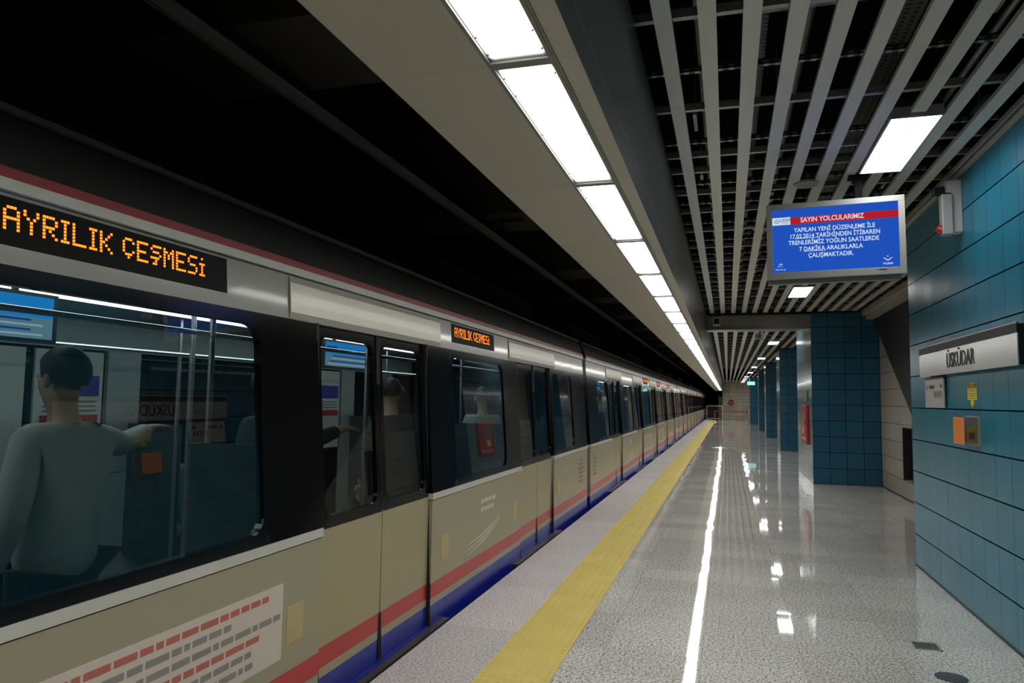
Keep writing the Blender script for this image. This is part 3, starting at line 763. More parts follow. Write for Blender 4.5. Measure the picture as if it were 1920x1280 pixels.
b = MB(); b.box(-.150, -.072, -.045, .05, -.230, .095); b.build('front_unit', plain('grey_white_plastic', (.42, .42, .40), .4, var=.04), e, bevel=.008)
b = MB(); b.cyl((-.148, .0, -.185), (-.178, .0, -.165), .042, .028, 20); b.build('red_lens', MT['red'], e, smooth=True)
b = MB(); b.box(-.150, -.076, -.030, .05, .095, .108); b.box(-.19, -.11, .02, .07, .10, .17); b.build('dark_bracket', MT['black'], e, bevel=.004)

# ================================================================== END OF THE PLATFORM
e = empty('no_entry_sign', (.315, YE, 1.47)); tag(e, 'white board with a red no entry disc on the cream end wall', 'sign')
b = MB(); b.box(-.37, .37, -.02, 0, -.46, .44); b.build('board', plain('pale_board', (.75, .75, .76), .4), e)
b = MB(); b.cyl((0, -.026, .09), (0, -.02, .09), .275, n=40); b.build('red_disc', plain('sign_red', (.60, .01, .02), .4), e)
b = MB(); b.box(-.20, .20, -.031, -.026, .05, .13); b.build('white_bar', plain('bar_white', (.75, .75, .70), .4), e)
b = MB(); b.box(-.28, .28, -.022, -.02, -.28, -.25); b.box(-.20, .20, -.022, -.02, -.34, -.31); b.build('caption_lines', plain('pale_grey_print', (.35, .35, .38), .5), e)
e = empty('platform_fence', (-1.12, 68.4, 0)); tag(e, 'low steel railing gate closing the platform edge at the far end', 'fence')
b = MB(); b.box(-.67, .67, -.02, .02, 1.22, 1.27); b.box(-.67, .67, -.02, .02, .12, .16); b.build('rails', MT['steel'], e)
for sx in (-.67, .67):
    b = MB(); b.box(sx - .03, sx + .03, -.03, .03, 0, 1.27); b.build('post', MT['steel'], e)
for k in range(9):
    b = MB(); b.cyl((-.54 + k * .135, 0, .15), (-.54 + k * .135, 0, 1.23), .012, n=8); b.build('bar', MT['steel'], e)
def stanchion(x, y, lab):
    e = empty('barrier_post', (x, y, .0045)); tag(e, lab, 'barrier post', 'posts of the red belt barrier')
    b = MB(); b.lathe([(.19, 0), (.19, .012), (.16, .028), (.04, .045)], (0, 0, 0), 28); b.build('base', MT['steel'], e, smooth=True)
    b = MB(); b.cyl((0, 0, .03), (0, 0, .86), .032, n=16); b.build('pole', MT['steel'], e, smooth=True)
    b = MB(); b.cyl((0, 0, .84), (0, 0, .98), .04, n=16); b.build('belt_head', MT['black'], e, smooth=True)
    return e
stanchion(-.98, 60.0, 'silver barrier post standing on the yellow strip')
stanchion(1.45, 60.6, 'barrier post standing before the farthest blue column')
b = MB(); b.face([(-.94, 60.0, .93), (-.94, 60.0, .87), (.2, 60.3, .845), (1.405, 60.59, .85), (1.405, 60.59, .91), (.2, 60.3, .905)])
o = b.build('barrier_belt', MT['redbelt']); m_ = o.modifiers.new('thick', 'SOLIDIFY'); m_.thickness = .003
tag(o, 'red retractable belt stretched across the far platform', 'belt')
e = empty('exit_sign', (1.62, 54.9, 2.95)); tag(e, 'small lit green exit sign hanging over the far columns', 'sign')
b = MB(); b.box(-.26, .26, -.03, .03, -.12, .12); b.build('lit_face', MT['exit'], e)
b = MB(); b.box(-.27, .27, -.035, .035, .12, .14); b.build('top_cap', MT['white'], e)
for sx in (-.2, .2): MB().cyl((sx, 0, .14), (sx, 0, .5), .008, n=8).build('hanger', MT['alu'], e)
e = empty('recess_frame', (2.885, 13.72, .76)); tag(e, 'black framed opening low in the cream recess wall', 'opening')
b = MB(); b.box(-.01, .12, -.34, -.32, -.45, .45); b.box(-.01, .12, .30, .34, -.45, .45); b.box(-.01, .12, -.34, .34, .43, .45); b.build('frame', MT['darkmetal'], e)
b = MB(); b.box(.10, .12, -.32, .30, -.44, .43); b.build('black_door', MT['void'], e)

# ================================================================== OVERHEAD CONDUCTOR RAIL
e = empty('conductor_rail', (-3.42, 0, 4.03)); tag(e, 'long dark overhead conductor rail above the train', 'overhead rail')
b = MB(); b.prism([(-.04, .09), (.04, .09), (.04, .075), (.008, .075), (.012, .02), (.012, 0), (-.012, 0), (-.012, .02), (-.008, .075), (-.04, .075)], 1, -7, 100); b.build('profile', plain('dull_aluminium', (.30, .29, .26), .5, .3), e)
b = MB(); b.cyl((.0, -7, -.012), (0, 100, -.012), .010, n=8); b.build('contact_wire', plain('copper_wire', (.22, .20, .17), .4, .6), e, smooth=True)
for k in range(12):
    b = MB(); y = 3.0 + k * 8; b.box(-.05, .05, -.04, .04, .09, .16); b.cyl((0, y * 0, .16), (0, 0, .50), .02, n=8); b.cyl((-.35, 0, .40), (.35, 0, .40), .03, n=8)
    b.build('support', MT['darkmetal'], e, loc=(0, y, 0))
b = MB(); b.box(-.10, .10, -7, 90, 0, .012); b.box(-.10, -.094, -7, 90, 0, .06); b.box(.094, .10, -7, 90, 0, .06)
tag(b.build('tunnel_tray', MT['darkmetal'], loc=(-6.0, 0, 3.2)), 'dark cable tray along the far tunnel wall', 'cable tray')
# running rails
for x, lab in ((-2.75, 'track rail nearer the platform, under the train'), (-4.25, 'track rail farther from the platform, under the train')):
    b = MB(); b.prism([(-.07, 0), (.07, 0), (.07, .02), (.01, .04), (.01, .11), (.036, .12), (.036, .155), (-.036, .155), (-.036, .12), (-.01, .11), (-.01, .04), (-.07, .02)], 1, Y0, 100)
    tag(b.build('track_rail', MT['galv'], loc=(x, 0, -1.3)), lab, 'rail')

# ================================================================== TRAIN (car centre line x = -3.5, local x outward to the platform)
CX = -3.5
def sx_(z): return 1.48 - max(0.0, (z - .95)) * .095 / 1.35
def strip(b, y0, y1, zs, off=0.0, m=None):
    for a, c in zip(zs, zs[1:]):
        b.face([(sx_(a) + off, y0, a), (sx_(a) + off, y1, a), (sx_(c) + off, y1, c), (sx_(c) + off, y0, c)], m)
def slab(b, y0, y1, z0, z1, o0, o1, m=None):
    """plate following the leaning side between two outward offsets"""
    P = [(sx_(z) + o, y, z) for o in (o0, o1) for z in (z0, z1) for y in (y0, y1)]
    n = len(b.v); b.v += P
    for q in ((0, 1, 3, 2), (4, 6, 7, 5), (0, 4, 5, 1), (2, 3, 7, 6), (0, 2, 6, 4), (1, 5, 7, 3)):
        b.f.append(tuple(n + i for i in q)); b.mi.append(b._m(m))
def rrect(y0, y1, z0, z1, r, n=6):
    P = []
    for cy, cz, a0 in ((y1 - r, z1 - r, 0), (y0 + r, z1 - r, 90), (y0 + r, z0 + r, 180), (y1 - r, z0 + r, 270)):
        for k in range(n + 1):
            a = R(a0 + 90 * k / n); P.append((cy + r * math.cos(a), cz + r * math.sin(a)))
    return P
def ring(b, oy0, oy1, oz0, oz1, iy0, iy1, iz0, iz1, r, off, dep, m=None):
    """black surround with a rounded opening"""
    inn = rrect(iy0, iy1, iz0, iz1, r); out = []
    for (y, z) in inn:
        # push to the outer rectangle along the dominant direction
        cy, cz = (iy0 + iy1) / 2, (iz0 + iz1) / 2
        dy, dz = y - cy, z - cz
        ky = ((oy1 if dy > 0 else oy0) - cy) / dy if abs(dy) > 1e-6 else 1e9
        kz = ((oz1 if dz > 0 else oz0) - cz) / dz if abs(dz) > 1e-6 else 1e9
        k = min(ky, kz); out.append((cy + dy * k, cz + dz * k))
    n = len(inn); s = len(b.v)
    for (y, z) in out: b.v.append((sx_(z) + off, y, z))
    for (y, z) in inn: b.v.append((sx_(z) + off, y, z))
    for (y, z) in inn: b.v.append((sx_(z) + off - dep, y, z))
    for i in range(n):
        j = (i + 1) % n
        b.f.append((s + i, s + j, s + n + j, s + n + i)); b.mi.append(b._m(m))
        b.f.append((s + n + i, s + n + j, s + 2 * n + j, s + 2 * n + i)); b.mi.append(b._m(m))
    # corners
    for (cy, cz) in ((oy0, oz0), (oy1, oz0), (oy1, oz1), (oy0, oz1)):
        best = sorted(range(n), key=lambda i: (out[i][0] - cy) ** 2 + (out[i][1] - cz) ** 2)[:1][0]
        for nb in (best - 1, (best + 1) % n):
            b.face([(sx_(cz) + off, cy, cz), (sx_(out[best][1]) + off, *out[best]), (sx_(out[nb][1]) + off, *out[nb])], m)
def pane(y0, y1, z0, z1, r, off, name, parent):
    b = MB(); P = rrect(y0, y1, z0, z1, r); b.face([(sx_(z) + off, y, z) for y, z in P]); return b.build(name, MT['glass'], parent)
FONT5 = {'A': '01110 10001 10001 11111 10001 10001 10001', 'Y': '10001 10001 01010 00100 00100 00100 00100', 'R': '11110 10001 10001 11110 10100 10010 10001',
         'I': '111 010 010 010 010 010 111', 'L': '10000 10000 10000 10000 10000 10000 11111', 'K': '10001 10010 10100 11000 10100 10010 10001',
         'Ç': '01110 10001 10000 10000 10001 01110 00100', 'E': '11111 10000 10000 11110 10000 10000 11111', 'Ş': '01111 10000 01110 00001 11110 00100 01100',
         'M': '10001 11011 10101 10101 10001 10001 10001', 'S': '01111 10000 10000 01110 00001 00001 11110', 'İ': '010 000 111 010 010 010 111', ' ': '00 00 00 00 00 00 00'}
DOORS = [-7.68, -3.84, 0, 3.84, 7.68]; HALF = 10.6; DW = .74
def make_car():
    root = empty('train_car', (CX, 0, 0))
    segs = []; e0 = -HALF
    for d in DOORS: segs.append((e0, d - DW)); e0 = d + DW
    segs.append((e0, HALF))
    # lower body
    b = MB()
    for a, c in segs:
        b = MB(); slab(b, a, c, .14, .872, -.06, 0); b.build('body_panel', MT['tcream'], root)
        b = MB(); slab(b, a, c, .19, .295, -.01, .0015); b.build('red_stripe', MT['tred'], root)
        b = MB(); slab(b, a, c, .878, .922, -.06, .006); b.build('sill_rail', MT['trail'], root)
    b = MB(); P = [(-HALF, .14)]
    for d in DOORS: P += [(d - DW, .14), (d - DW, .01), (d + DW, .01), (d + DW, .14)]
    P += [(HALF, .14), (HALF, -.35), (-HALF, -.35)]
    n0 = len(P); b.v += [(1.48, y, z) for y, z in P] + [(1.42, y, z) for y, z in P]
    b.f += [tuple(range(n0)), tuple(reversed(range(n0, 2 * n0)))] + [(i, (i + 1) % n0, n0 + (i + 1) % n0, n0 + i) for i in range(n0)]; b.mi += [0] * (n0 + 2)
    b.build('blue_skirt', MT['tblue'], root)
    # black window band between the openings
    wins = []
    for i, (a, c) in enumerate(segs):
        mid = (a + c) / 2
        if i == 0: w = (-9.72, -8.50)
        elif i == 5: w = (8.50, 9.72)
        else: w = (mid - .72, mid + .72)
        wins.append(w)
    for (a, c), (w0, w1) in zip(segs, wins):
        for p, q in ((a, w0), (w1, c)):
            b = MB(); slab(b, p, q, .922, 1.985, -.05, 0); b.build('window_pillar', MT['tblack'], root)
    for w0, w1 in wins:
        b = MB(); ring(b, w0, w1, .922, 1.985, w0 + .04, w1 - .04, .975, 1.925, .09, 0, .04)
        wf = b.build('window', MT['tblack'], root)
        pane(w0 + .04, w1 - .04, .975, 1.925, .09, -.012, 'pane', wf)
    # cantrail, rails and roof
    b = MB(); slab(b, -HALF, HALF, 1.985, 2.205, -.05, 0); b.build('cantrail', MT['tgrey'], root)
    b = MB(); slab(b, -HALF, HALF, 2.213, 2.25, -.05, .016); b.build('roof_rail', MT['trail'], root)
    b = MB(); slab(b, -HALF, HALF, 2.250, 2.285, -.05, .014); b.build('roofline_stripe', MT['troofred'], root)
    pr = [(1.39, 2.285), (1.36, 2.40), (1.26, 2.55), (1.10, 2.64), (.8, 2.70), (0, 2.72), (-.8, 2.70), (-1.10, 2.64), (-1.26, 2.55), (-1.36, 2.40), (-1.39, 2.285), (-1.3, 2.27), (1.3, 2.27)]
    b = MB(); b.prism(pr, 1, -HALF, HALF); b.build('roof', MT['troof'], root, smooth=True)
    b = MB(); b.prism([(1.315, 2.48), (1.345, 2.48), (1.345, 2.50), (1.315, 2.50)], 1, -HALF, HALF); b.build('roof_gutter', plain('gutter_grey', (.035, .035, .032), .4), root)
    for ya, yb in ((-9.6, -6.4), (-2.0, 1.6), (6.0, 9.4)):
        b = MB(); b.prism([(-.95, 2.66), (.95, 2.66), (.92, 2.92), (.80, 2.98), (-.80, 2.98), (-.92, 2.92)], 1, ya, yb); b.build('roof_unit', MT['troof'], root)
    # doors
    for d in DOORS:
        for ja in (d - DW - .012, d + DW - .012):
            b = MB(); slab(b, ja, ja + .024, .0, 1.99, -.08, .003); b.build('door_jamb', MT['rubber'], root)
        for s in (-1, 1):
            ya, yb = (d - DW + .012, d - .006) if s < 0 else (d + .006, d + DW - .012)
            b = MB(); o = -.026
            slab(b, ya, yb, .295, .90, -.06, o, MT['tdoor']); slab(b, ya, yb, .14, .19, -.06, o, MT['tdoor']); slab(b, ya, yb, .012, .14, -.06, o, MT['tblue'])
            slab(b, ya, yb, .19, .295, -.06, o, MT['tred'])
            ring(b, ya, yb, .90, 1.985, ya + .055, yb - .055, .965, 1.925, .07, o, .03, MT['tblack'])
            lf = b.build('door_leaf', None, root)
            pane(ya + .055, yb - .055, .965, 1.925, .07, o - .012, 'pane', lf)
            b = MB(); slab(b, (yb - .014 if s < 0 else ya), (yb if s < 0 else ya + .014), .02, 1.98, o - .002, o + .010); b.build('edge_seal', MT['rubber'], lf)
        b = MB(); zc = [1.99, 2.02, 2.07, 2.12, 2.17, 2.203]; bul = [.0, .006, .008, .008, .006, .0]
        n0 = len(b.v)
        for z, q in zip(zc, bul):
            for yy in (d - 1.0, d + 1.0): b.v.append((sx_(z) + .002 + q, yy, z))
        for k in range(5): b.f.append((2 * k, 2 * k + 1, 2 * k + 3, 2 * k + 2)); b.mi.append(0)
        b.face([(sx_(z) + .002 + q, d - 1.0, z) for z, q in zip(zc, bul)]); b.face([(sx_(z) + .002 + q, d + 1.0, z) for z, q in zip(zc, bul)])
        b.build('door_cover', MT['tcover'], root)
        b = MB(); b.box(1.42, 1.528, d - 1.0, d + 1.0, -.03, -.004); b.build('door_step', plain('worn_step_metal', (.10, .085, .07), .35, .5), root)
    # destination displays and printed marks, painted reflections by the doors
    for i, mid in enumerate((-5.76, -1.92, 1.92, 5.76)):
        if i == 0: continue
        b = MB(); slab(b, mid - .66, mid + .44, 2.045, 2.195, -.02, .003); dp = b.build('destination_display', plain('display_black', (.004, .004, .004), .6, 0, .15), root)
        b = MB(); c = mid - .60; pit = .0112
        for ch in 'AYRILIK ÇEŞMESİ':
            rows = FONT5[ch].split()
            for r, row in enumerate(rows):
                for q, bit in enumerate(row):
                    if bit == '1':
                        z = 2.160 - r * pit; y = c + q * pit
                        b.face([(sx_(z) + .0045, y, z), (sx_(z) + .0045, y + pit * .88, z), (sx_(z) + .0045, y + pit * .88, z + pit * .72), (sx_(z) + .0045, y, z + pit * .72)])
            c += (len(rows[0]) + 1) * pit
        b.build('led_text', MT['led'], dp)
    def lines(name, y0, y1, z0, z1, rows, mats, parent, base=None):
        b = MB()
        if base: slab(b, y0 - .02, y1 + .02, z0 - .02, z1 + .02, -.01, .0015, base)
        rr = random.Random(int(abs(y0 * 100)))
        h = (z1 - z0) / rows
        for r in range(rows):
            y = y0; m = mats[r % len(mats)]
            end = y1 - rr.random() * .25 * (y1 - y0)
            while y < end:
                w = .03 + rr.random() * .09
                slab(b, y, min(y + w, y1), z1 - (r + .72) * h, z1 - (r + .22) * h, -.01, .0025, m); y += w + .014
        return b.build(name, None, parent)
    for mid in (-1.92, 1.92):
        lines('notice_print', mid - .95, mid + .82, .39, .70, 6, (MT['decal_red'], MT['decal_grey'], MT['decal_grey'], MT['decal_red'], MT['decal_grey'], MT['decal_grey']), root, MT['decal'])
    for mid in (-5.76, 5.76):
        b = MB()
        for k in range(3):
            P = []; Q = []
            for q in range(13):
                t = q / 12; y = mid - .45 + .9 * t; z = .42 - .04 * k + .13 * t * t + .02 * k * t
                P.append((y, z)); Q.append((y, z + .012 * math.sin(math.pi * t) + .002))
            for q in range(12):
                (a0, c0), (a1, c1) = P[q], P[q + 1]; (d0, e0_), (d1, e1) = Q[q], Q[q + 1]
                b.face([(sx_(c0) + .002, a0, c0), (sx_(c1) + .002, a1, c1), (sx_(e1) + .002, d1, e1), (sx_(e0_) + .002, d0, e0_)])
        b.build('swoosh_logo', MT['decal_white'], root)
        lines('logo_print', mid - .10, mid + .34, .62, .76, 2, (MT['decal'],), root)
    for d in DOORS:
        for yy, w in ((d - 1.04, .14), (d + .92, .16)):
            b = MB(); slab(b, yy, yy + w, .42, .60, -.01, .002); b.build('door_reflection', MT['reflect_yellow'], root)  # flat yellow patches painting the tactile strip's reflection beside each door
    for s in (-1, 1):
        y0 = 9.95 if s > 0 else -10.35
        lines('end_marking', y0, y0 + .34, .42, .78, 6, (MT['decal_grey'], MT['decal_grey'], MT['decal_red']), root)
    # interior shell
    b = MB(); b.box(-1.42, 1.41, -HALF, HALF, -.06, .03); b.build('saloon_floor', MT['infloor'], root)
    b = MB(); b.box(-1.30, 1.34, -HALF, HALF, 2.22, 2.26); b.build('saloon_ceiling', MT['inwall'], root)
    b = MB(); b.box(-1.48, -1.42, -HALF, HALF, -.35, .95); b.box(-1.46, -1.40, -HALF, HALF, 1.95, 2.28)
    y = -HALF
    for d in DOORS + [HALF]:
        w0, w1 = y + .35, d - 1.05
        for a, c in ((y, max(y + .35, y)), (d - 1.05, d - .70)): b.box(-1.47, -1.41, a, min(c, HALF), .95, 1.95)
        y = d + .70
    b.build('far_side_wall', MT['inwall'], root)
    b = MB(); b.box(-1.455, -1.445, -HALF, HALF, .95, 1.95); b.build('far_windows', plain('dark_window', (.01, .012, .014), .06), root)
    for s in (-.55, .55):
        b = MB(); b.box(s - .06, s + .06, -HALF + .4, HALF - .4, 2.205, 2.22); b.build('saloon_lamp', MT['inlight'], root)
    for a, c in segs:
        for s in (-1, 1):
            ya, yb = a + .30, c - .30
            if yb - ya < .8: continue
            n = max(2, round((yb - ya) / .47)); w = (yb - ya) / n
            b = MB()
            for k in range(n):
                p0, p1 = ya + k * w + .012, ya + (k + 1) * w - .012
                b.prism([(s * 1.38, .44), (s * .96, .46), (s * .95, .41), (s * 1.38, .38)], 1, p0, p1)
                b.prism([(s * 1.39, .44), (s * 1.30, .44), (s * 1.345, .90), (s * 1.39, .93)], 1, p0, p1)
            b.build('seat_row', MT['seatblue'], root, bevel=.01)
            b = MB()
            for yy in (ya - .10, yb + .10): b.box(s * 1.0 - .19, s * 1.0 + .37 * (s > 0) - .0, yy - .006, yy + .006, .25, 1.35) if s > 0 else b.box(-1.40, -.86, yy - .006, yy + .006, .25, 1.35)
            b.build('draught_screen', plain('dark_glass_screen', (.07, .085, .085), .25), root)
    for d in DOORS:
        b = MB(); b.cyl((0, d, .03), (0, d, 2.22), .018, n=12)
        for s in (-.86, .86):
            for q in (-.88, .88): b.cyl((s, d + q, .25), (s, d + q, 2.22), .016, n=10)
        b.build('grab_pole', MT['pole'], root, smooth=True)
        # posters on the far door leaves: blue head, red bar
        b = MB(); b.box(-1.44, -1.42, d - .66, d - .04, .1, 1.93, MT['poster']); b.box(-1.44, -1.42, d + .04, d + .66, .1, 1.93, MT['poster'])
        b.box(-1.418, -1.412, d + .10, d + .62, 1.58, 1.74, MT['posterblue']); b.box(-1.418, -1.412, d + .10, d + .62, 1.36, 1.43, MT['posterred'])
        for q in range(3): b.box(-1.418, -1.412, d + .12, d + .60, 1.53 - q * .035, 1.54 - q * .035, MT['decal_grey'])
        b.build('far_door_posters', None, root)
    for s in (-.80, .80):
        b = MB(); b.cyl((s, -HALF + .5, 1.93), (s, HALF - .5, 1.93), .014, n=8); b.build('ceiling_rail', MT['pole'], root, smooth=True)
    for mid in (-5.76, -1.92, 1.92, 5.76):
        y0_, y1_ = mid - .25, mid + .80
        b = MB(); b.box(-.03, .03, y0_ - .03, y1_ + .03, 1.86, 2.12, MT['black']); b.box(.030, .034, y0_, y1_, 1.99, 2.10, MT['lcd']); b.box(.030, .034, y0_, y1_, 1.88, 1.99, MT['lcd_pale'])
        b.box(.034, .036, y0_ + .02, y0_ + .2, 2.02, 2.06, MT['screen_blue'])
        for q in range(4): b.box(.034, .036, y0_ + .04 + .03 * q, y1_ - .06 - .07 * (q % 2), 1.895 + .025 * q, 1.905 + .025 * q, MT['screen_blue'] if q % 2 else MT['screen_white'])
        for yy in (y0_ + .2, y1_ - .2): b.box(-.012, .012, yy - .012, yy + .012, 2.12, 2.22, MT['black'])
        b.build('route_screen', None, root)
    b = MB(); b.box(-1.30, 1.30, HALF - .04, HALF, -.2, 2.3); b.box(-1.30, 1.30, -HALF, -HALF + .04, -.2, 2.3); b.build('end_wall', MT['tblack'], root)
    b = MB(); b.box(1.36, 1.478, HALF - .05, HALF, -.2, .95); b.build('end_corner', MT['tblack'], root)
    b = MB(); b.box(-1.2, 1.2, -9, -5, -1.05, -.3); b.box(-1.2, 1.2, 5, 9, -1.05, -.3); b.box(-1.3, 1.3, -4, 4, -.9, -.3); b.build('underframe', MT['darkmetal'], root)
    return root
car = make_car()
CARC = [.34, 21.80, 43.26, 64.72]
labs = ['nearest red-striped cream train car, its window filling the left of the picture', 'second train car, beyond the first dark gap', 'third train car, beyond the second dark gap', 'farthest train car, fading into the dark tunnel']
for i, c in enumerate(CARC):
    o = car if i == 0 else copy_tree(car)
    o.location = (CX, c, 0); tag(o, labs[i], 'train car', 'cars of the train standing at the platform')
for i in range(3):
    y = (CARC[i] + CARC[i + 1]) / 2
    b = MB()
    for k in range(4):
        yy = y - .12 + k * .06; b.prism([(-1.15, -.1), (1.15, -.1), (1.15, 2.2), (-1.15, 2.2)], 1, yy + .004, yy + .05)
        b.prism([(-1.2, -.14), (1.2, -.14), (1.2, 2.25), (-1.2, 2.25)], 1, yy + .02, yy + .032)
    tag(b.build('gangway_bellows', MT['rubber'], loc=(CX, 0, 0)), f'black folded gangway between train cars, {ordn(i)} from the camera', 'gangway', 'bellows between the cars')

# ================================================================== PASSENGERS
def skin(name, verts, edges, radii, root_i, mat, parent, lv=2):
    me = bpy.data.meshes.new(name); me.from_pydata([tuple(v) for v in verts], edges, [])
    o = bpy.data.objects.new(name, me); COL.objects.link(o)
    o.modifiers.new('skin', 'SKIN'); o.modifiers['skin'].use_smooth_shade = True
    sv = me.skin_vertices[0].data
    for i, r in enumerate(radii):
        sv[i].radius = r if isinstance(r, tuple) else (r, r); sv[i].use_root = (i == root_i)
    s = o.modifiers.new('sub', 'SUBSURF'); s.levels = lv; s.render_levels = lv
    dg = bpy.context.evaluated_depsgraph_get(); dg.update()
    m2 = bpy.data.meshes.new_from_object(o.evaluated_get(dg)); m2.name = name
    bpy.data.objects.remove(o); m2.materials.clear(); m2.materials.append(mat)
    o = bpy.data.objects.new(name, m2); COL.objects.link(o); o.parent = parent
    return o
def person(label, loc, rz, top, legs, skinc, hairc, h=1.0, armR=None, armL=None, seated=False, bag=None, long_hair=False):
    e = empty('person', loc, rz); e.scale = (h, h, h); tag(e, label, 'person')
    SK = plain('skin_tone', skinc, .5, var=.05); HR = plain('hair', hairc, .6); TP = plain('cloth_top', top, .85); LG = plain('cloth_trousers', legs, .85)
    dz = -.42 if seated else 0.0
    V = []; E = []; RD = []
    def add(p, r, par=None):
        V.append(Vector(p)); RD.append(r)
        if par is not None: E.append((par, len(V) - 1))
        return len(V) - 1
    pel = add((0, 0, .94 + dz), (.15, .11)); wa = add((0, .0, 1.08 + dz), (.125, .095), pel); chst = add((0, 0, 1.28 + dz), (.155, .11), wa)
    nb = add((0, -.012, 1.42 + dz), (.075, .065), chst); nk = add((0, .0, 1.49 + dz), .052, nb)
    hd1 = add((0, .022, 1.555 + dz), (.060, .072), nk); hd2 = add((0, .018, 1.63 + dz), (.076, .092), hd1); hd3 = add((0, .0, 1.70 + dz), (.066, .078), hd2)
    add((0, .118, 1.60 + dz), (.013, .016), hd2)
    J = {}
    for s, arm in ((1, armR), (-1, armL)):
        sh = add((s * .165, -.01, 1.385 + dz), .056, chst)
        if arm: el, wr, fd = [Vector(a) for a in arm]
        else: el, wr, fd = Vector((s * .225, -.03, 1.12 + dz)), Vector((s * .235, .06, .88 + dz)), Vector((0, .15, -1))
        if seated and not arm: el, wr, fd = Vector((s * .22, .02, 1.10 + dz)), Vector((s * .12, .26, .98 + dz)), Vector((-s * .3, 1, -.2))
        ei = add(el, .042, sh); wi = add(wr, .028, ei); fd = fd.normalized()
        pal = wr + fd * .06; pi_ = add(pal, (.036, .020), wi)
        side = fd.cross(Vector((0, 0, 1)));
        if side.length < .2: side = fd.cross(Vector((0, 1, 0)))
        side.normalize(); nrm = side.cross(fd).normalized()
        for q, (o_, L) in enumerate(((-.027, .068), (-.009, .078), (.009, .074), (.027, .058))):
            k1 = add(pal + fd * .035 + side * o_, .0095, pi_)
            k2 = add(pal + fd * (.035 + L * .5) + side * o_ * 1.1 - nrm * .012, .0085, k1)
            k3 = add(pal + fd * (.035 + L * .85) + side * o_ * 1.1 - nrm * .034, .0075, k2)
        t1 = add(wr + fd * .035 + side * -.038, .011, pi_); add(wr + fd * .075 + side * -.058 - nrm * .012, .009, t1)
        J[s] = (sh, el, wr)
    LJ = {}
    for s in (-1, 1):
        hp = add((s * .09, 0, .88 + dz), .085, pel)
        if seated: kn, an = Vector((s * .12, .44, .50)), Vector((s * .12, .42, .10))
        else: kn, an = Vector((s * .10, .02, .50)), Vector((s * .105, -.02, .10))
        k = add(kn, .058, hp); a = add(an, .040, k); add(an + Vector((s * .01, .12, -.055)), (.038, .026), a)
        LJ[s] = (kn, an)
    skin('body', V, E, RD, 0, SK, e)
    # top
    V2 = [Vector((0, 0, .80 + dz)), Vector((0, 0, 1.03 + dz)), Vector((0, 0, 1.28 + dz)), Vector((0, -.015, 1.425 + dz))]; E2 = [(0, 1), (1, 2), (2, 3)]; R2 = [(.178, .145), (.168, .135), (.180, .135), (.082, .074)]
    for s in (1, -1):
        sh, el, wr = J[s]; n = len(V2)
        V2 += [V[sh], el, wr + (el - wr) * .06]; E2 += [(2, n), (n, n + 1), (n + 1, n + 2)]; R2 += [.074, .058, .043]
    skin('jacket', V2, E2, R2, 0, TP, e)
    V3 = [Vector((0, 0, 1.0 + dz))]; E3 = []; R3 = [(.160, .122)]
    for s in (1, -1):
        kn, an = LJ[s]; n = len(V3); V3 += [Vector((s * .09, 0, .86 + dz)), kn, an + Vector((0, 0, .01))]; E3 += [(0, n), (n, n + 1), (n + 1, n + 2)]; R3 += [.100, .074, .060]
    skin('trousers', V3, E3, R3, 0, LG, e)
    for s in (-1, 1):
        kn, an = LJ[s]
        skin('shoe', [an + Vector((0, -.05, -.055)), an + Vector((0, .06, -.058)), an + Vector((s * .01, .17, -.065))], [(0, 1), (1, 2)], [(.045, .042), (.050, .040), (.042, .028)], 0, MT['black'], e)
    # hair, eyes, ears
    b = MB(); n = 20; rows = 9; s0 = 0
    for r in range(rows + 1):
        ph = math.pi * .5 - r * math.pi * (.78 if long_hair else .68) / rows
        for q in range(n):
            th = 2 * math.pi * q / n; f = math.sin(th)      # +y is the face
            p2 = max(ph, .38) if f > .35 else (max(ph, -.25) if f > -.1 else ph)
            b.v.append((.088 * math.cos(p2) * math.cos(th), .006 + .105 * math.cos(p2) * math.sin(th), 1.655 + dz + .105 * math.sin(p2) - (.10 if long_hair and ph < -.2 and f < -.1 else 0)))
    for r in range(rows):
        for q in range(n):
            j = (q + 1) % n; b.f.append((r * n + q, r * n + j, (r + 1) * n + j, (r + 1) * n + q)); b.mi.append(0)
    b.build('hair', HR, e, smooth=True)
    for s in (-1, 1):
        b = MB(); b.lathe([(.002, -.009), (.008, -.005), (.010, 0), (.008, .005), (.002, .009)], (s * .030, .098, 1.635 + dz), 10); b.build('eye', MT['ink'], e, smooth=True)
        b = MB(); b.lathe([(.004, -.028), (.012, -.018), (.014, .0), (.013, .02), (.004, .03)], (s * .082, .005, 1.615 + dz), 10); b.build('ear', SK, e, smooth=True)
    b = MB(); b.box(-.020, .020, .095, .104, 1.563 + dz, 1.569 + dz); b.build('mouth', plain('lips', (.30, .10, .08), .5), e)
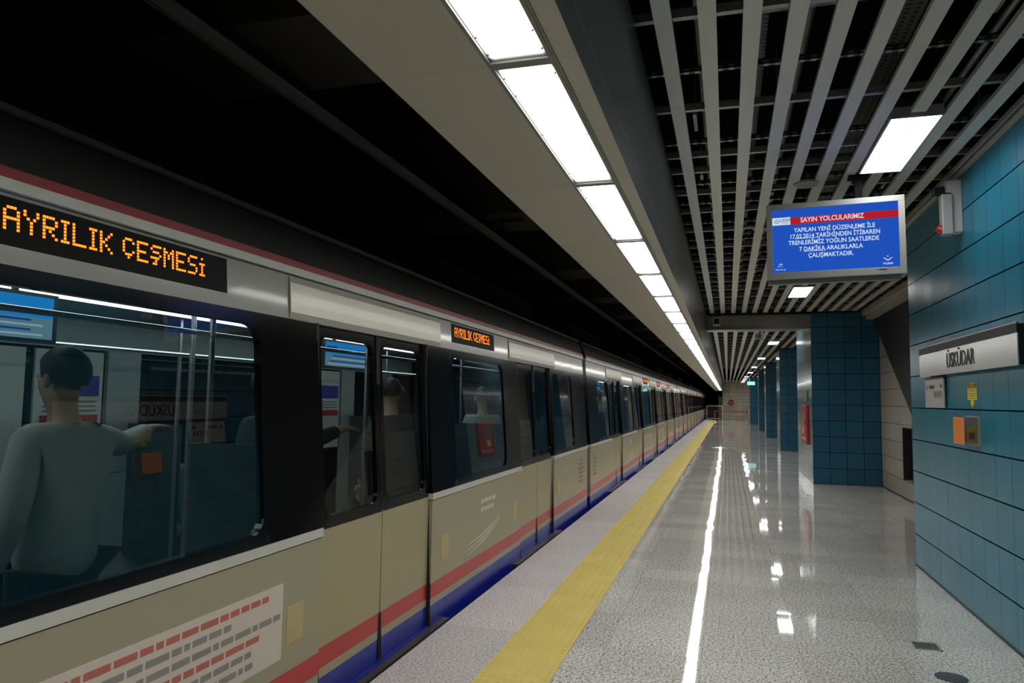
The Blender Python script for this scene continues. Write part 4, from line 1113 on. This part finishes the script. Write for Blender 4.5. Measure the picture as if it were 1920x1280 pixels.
    return e
FZ = .03
person('person in a pale grey hoodie standing with back to the nearest train window', (-2.52, 2.30, FZ), R(92), (.48, .48, .45), (.02, .025, .04), (.45, .28, .19), (.02, .015, .012), 1.0, armR=((.42, .10, 1.34), (.66, .16, 1.40), (1, .1, .1)))
person('person in a mustard jacket at the left edge of the nearest train window', (-2.50, 1.62, FZ), R(80), (.45, .40, .08), (.03, .03, .03), (.42, .27, .18), (.03, .02, .015), .98, long_hair=True)
person('person in a dark coat inside the nearest door, one arm reaching out', (-2.62, 3.78, FZ), R(-25), (.02, .022, .03), (.015, .015, .02), (.50, .31, .20), (.02, .015, .01), 1.0, armR=((.10, .26, 1.30), (.06, .48, 1.36), (-.1, 1, .1)))
person('person in a navy jacket behind the second train window', (-2.75, 5.72, FZ), R(60), (.03, .045, .09), (.02, .02, .03), (.44, .28, .19), (.015, .012, .01), .99, armR=((.24, .12, 1.14), (.12, .30, 1.28), (-.3, .8, .5)))
person('person in a red jacket behind the second train window', (-2.95, 6.25, FZ), R(120), (.38, .03, .025), (.02, .02, .025), (.46, .29, .20), (.03, .02, .015), .96, long_hair=True)
person('person in a light grey coat standing inside the second train door', (-2.60, 7.72, FZ), R(30), (.42, .40, .38), (.04, .035, .035), (.46, .30, .2), (.05, .035, .02), .97)
person('person in a tan coat seated on the far side of the nearest car', (-4.47, 2.75, FZ), R(-90), (.38, .25, .13), (.03, .03, .035), (.45, .29, .20), (.02, .015, .012), 1.0, seated=True)
person('person in dark clothes seated on the far side of the nearest car', (-4.47, 1.80, FZ), R(-90), (.05, .06, .06), (.02, .02, .025), (.45, .29, .20), (.04, .03, .02), 1.0, seated=True)
person('person in a white shirt standing in the second train car', (-2.7, 16.2, FZ), R(60), (.45, .46, .46), (.03, .03, .04), (.45, .29, .20), (.02, .015, .012), 1.0)
person('person in a dark green jacket standing in the second train car', (-2.8, 13.5, FZ), R(-70), (.05, .09, .06), (.03, .03, .03), (.45, .29, .20), (.02, .015, .012), 1.0)
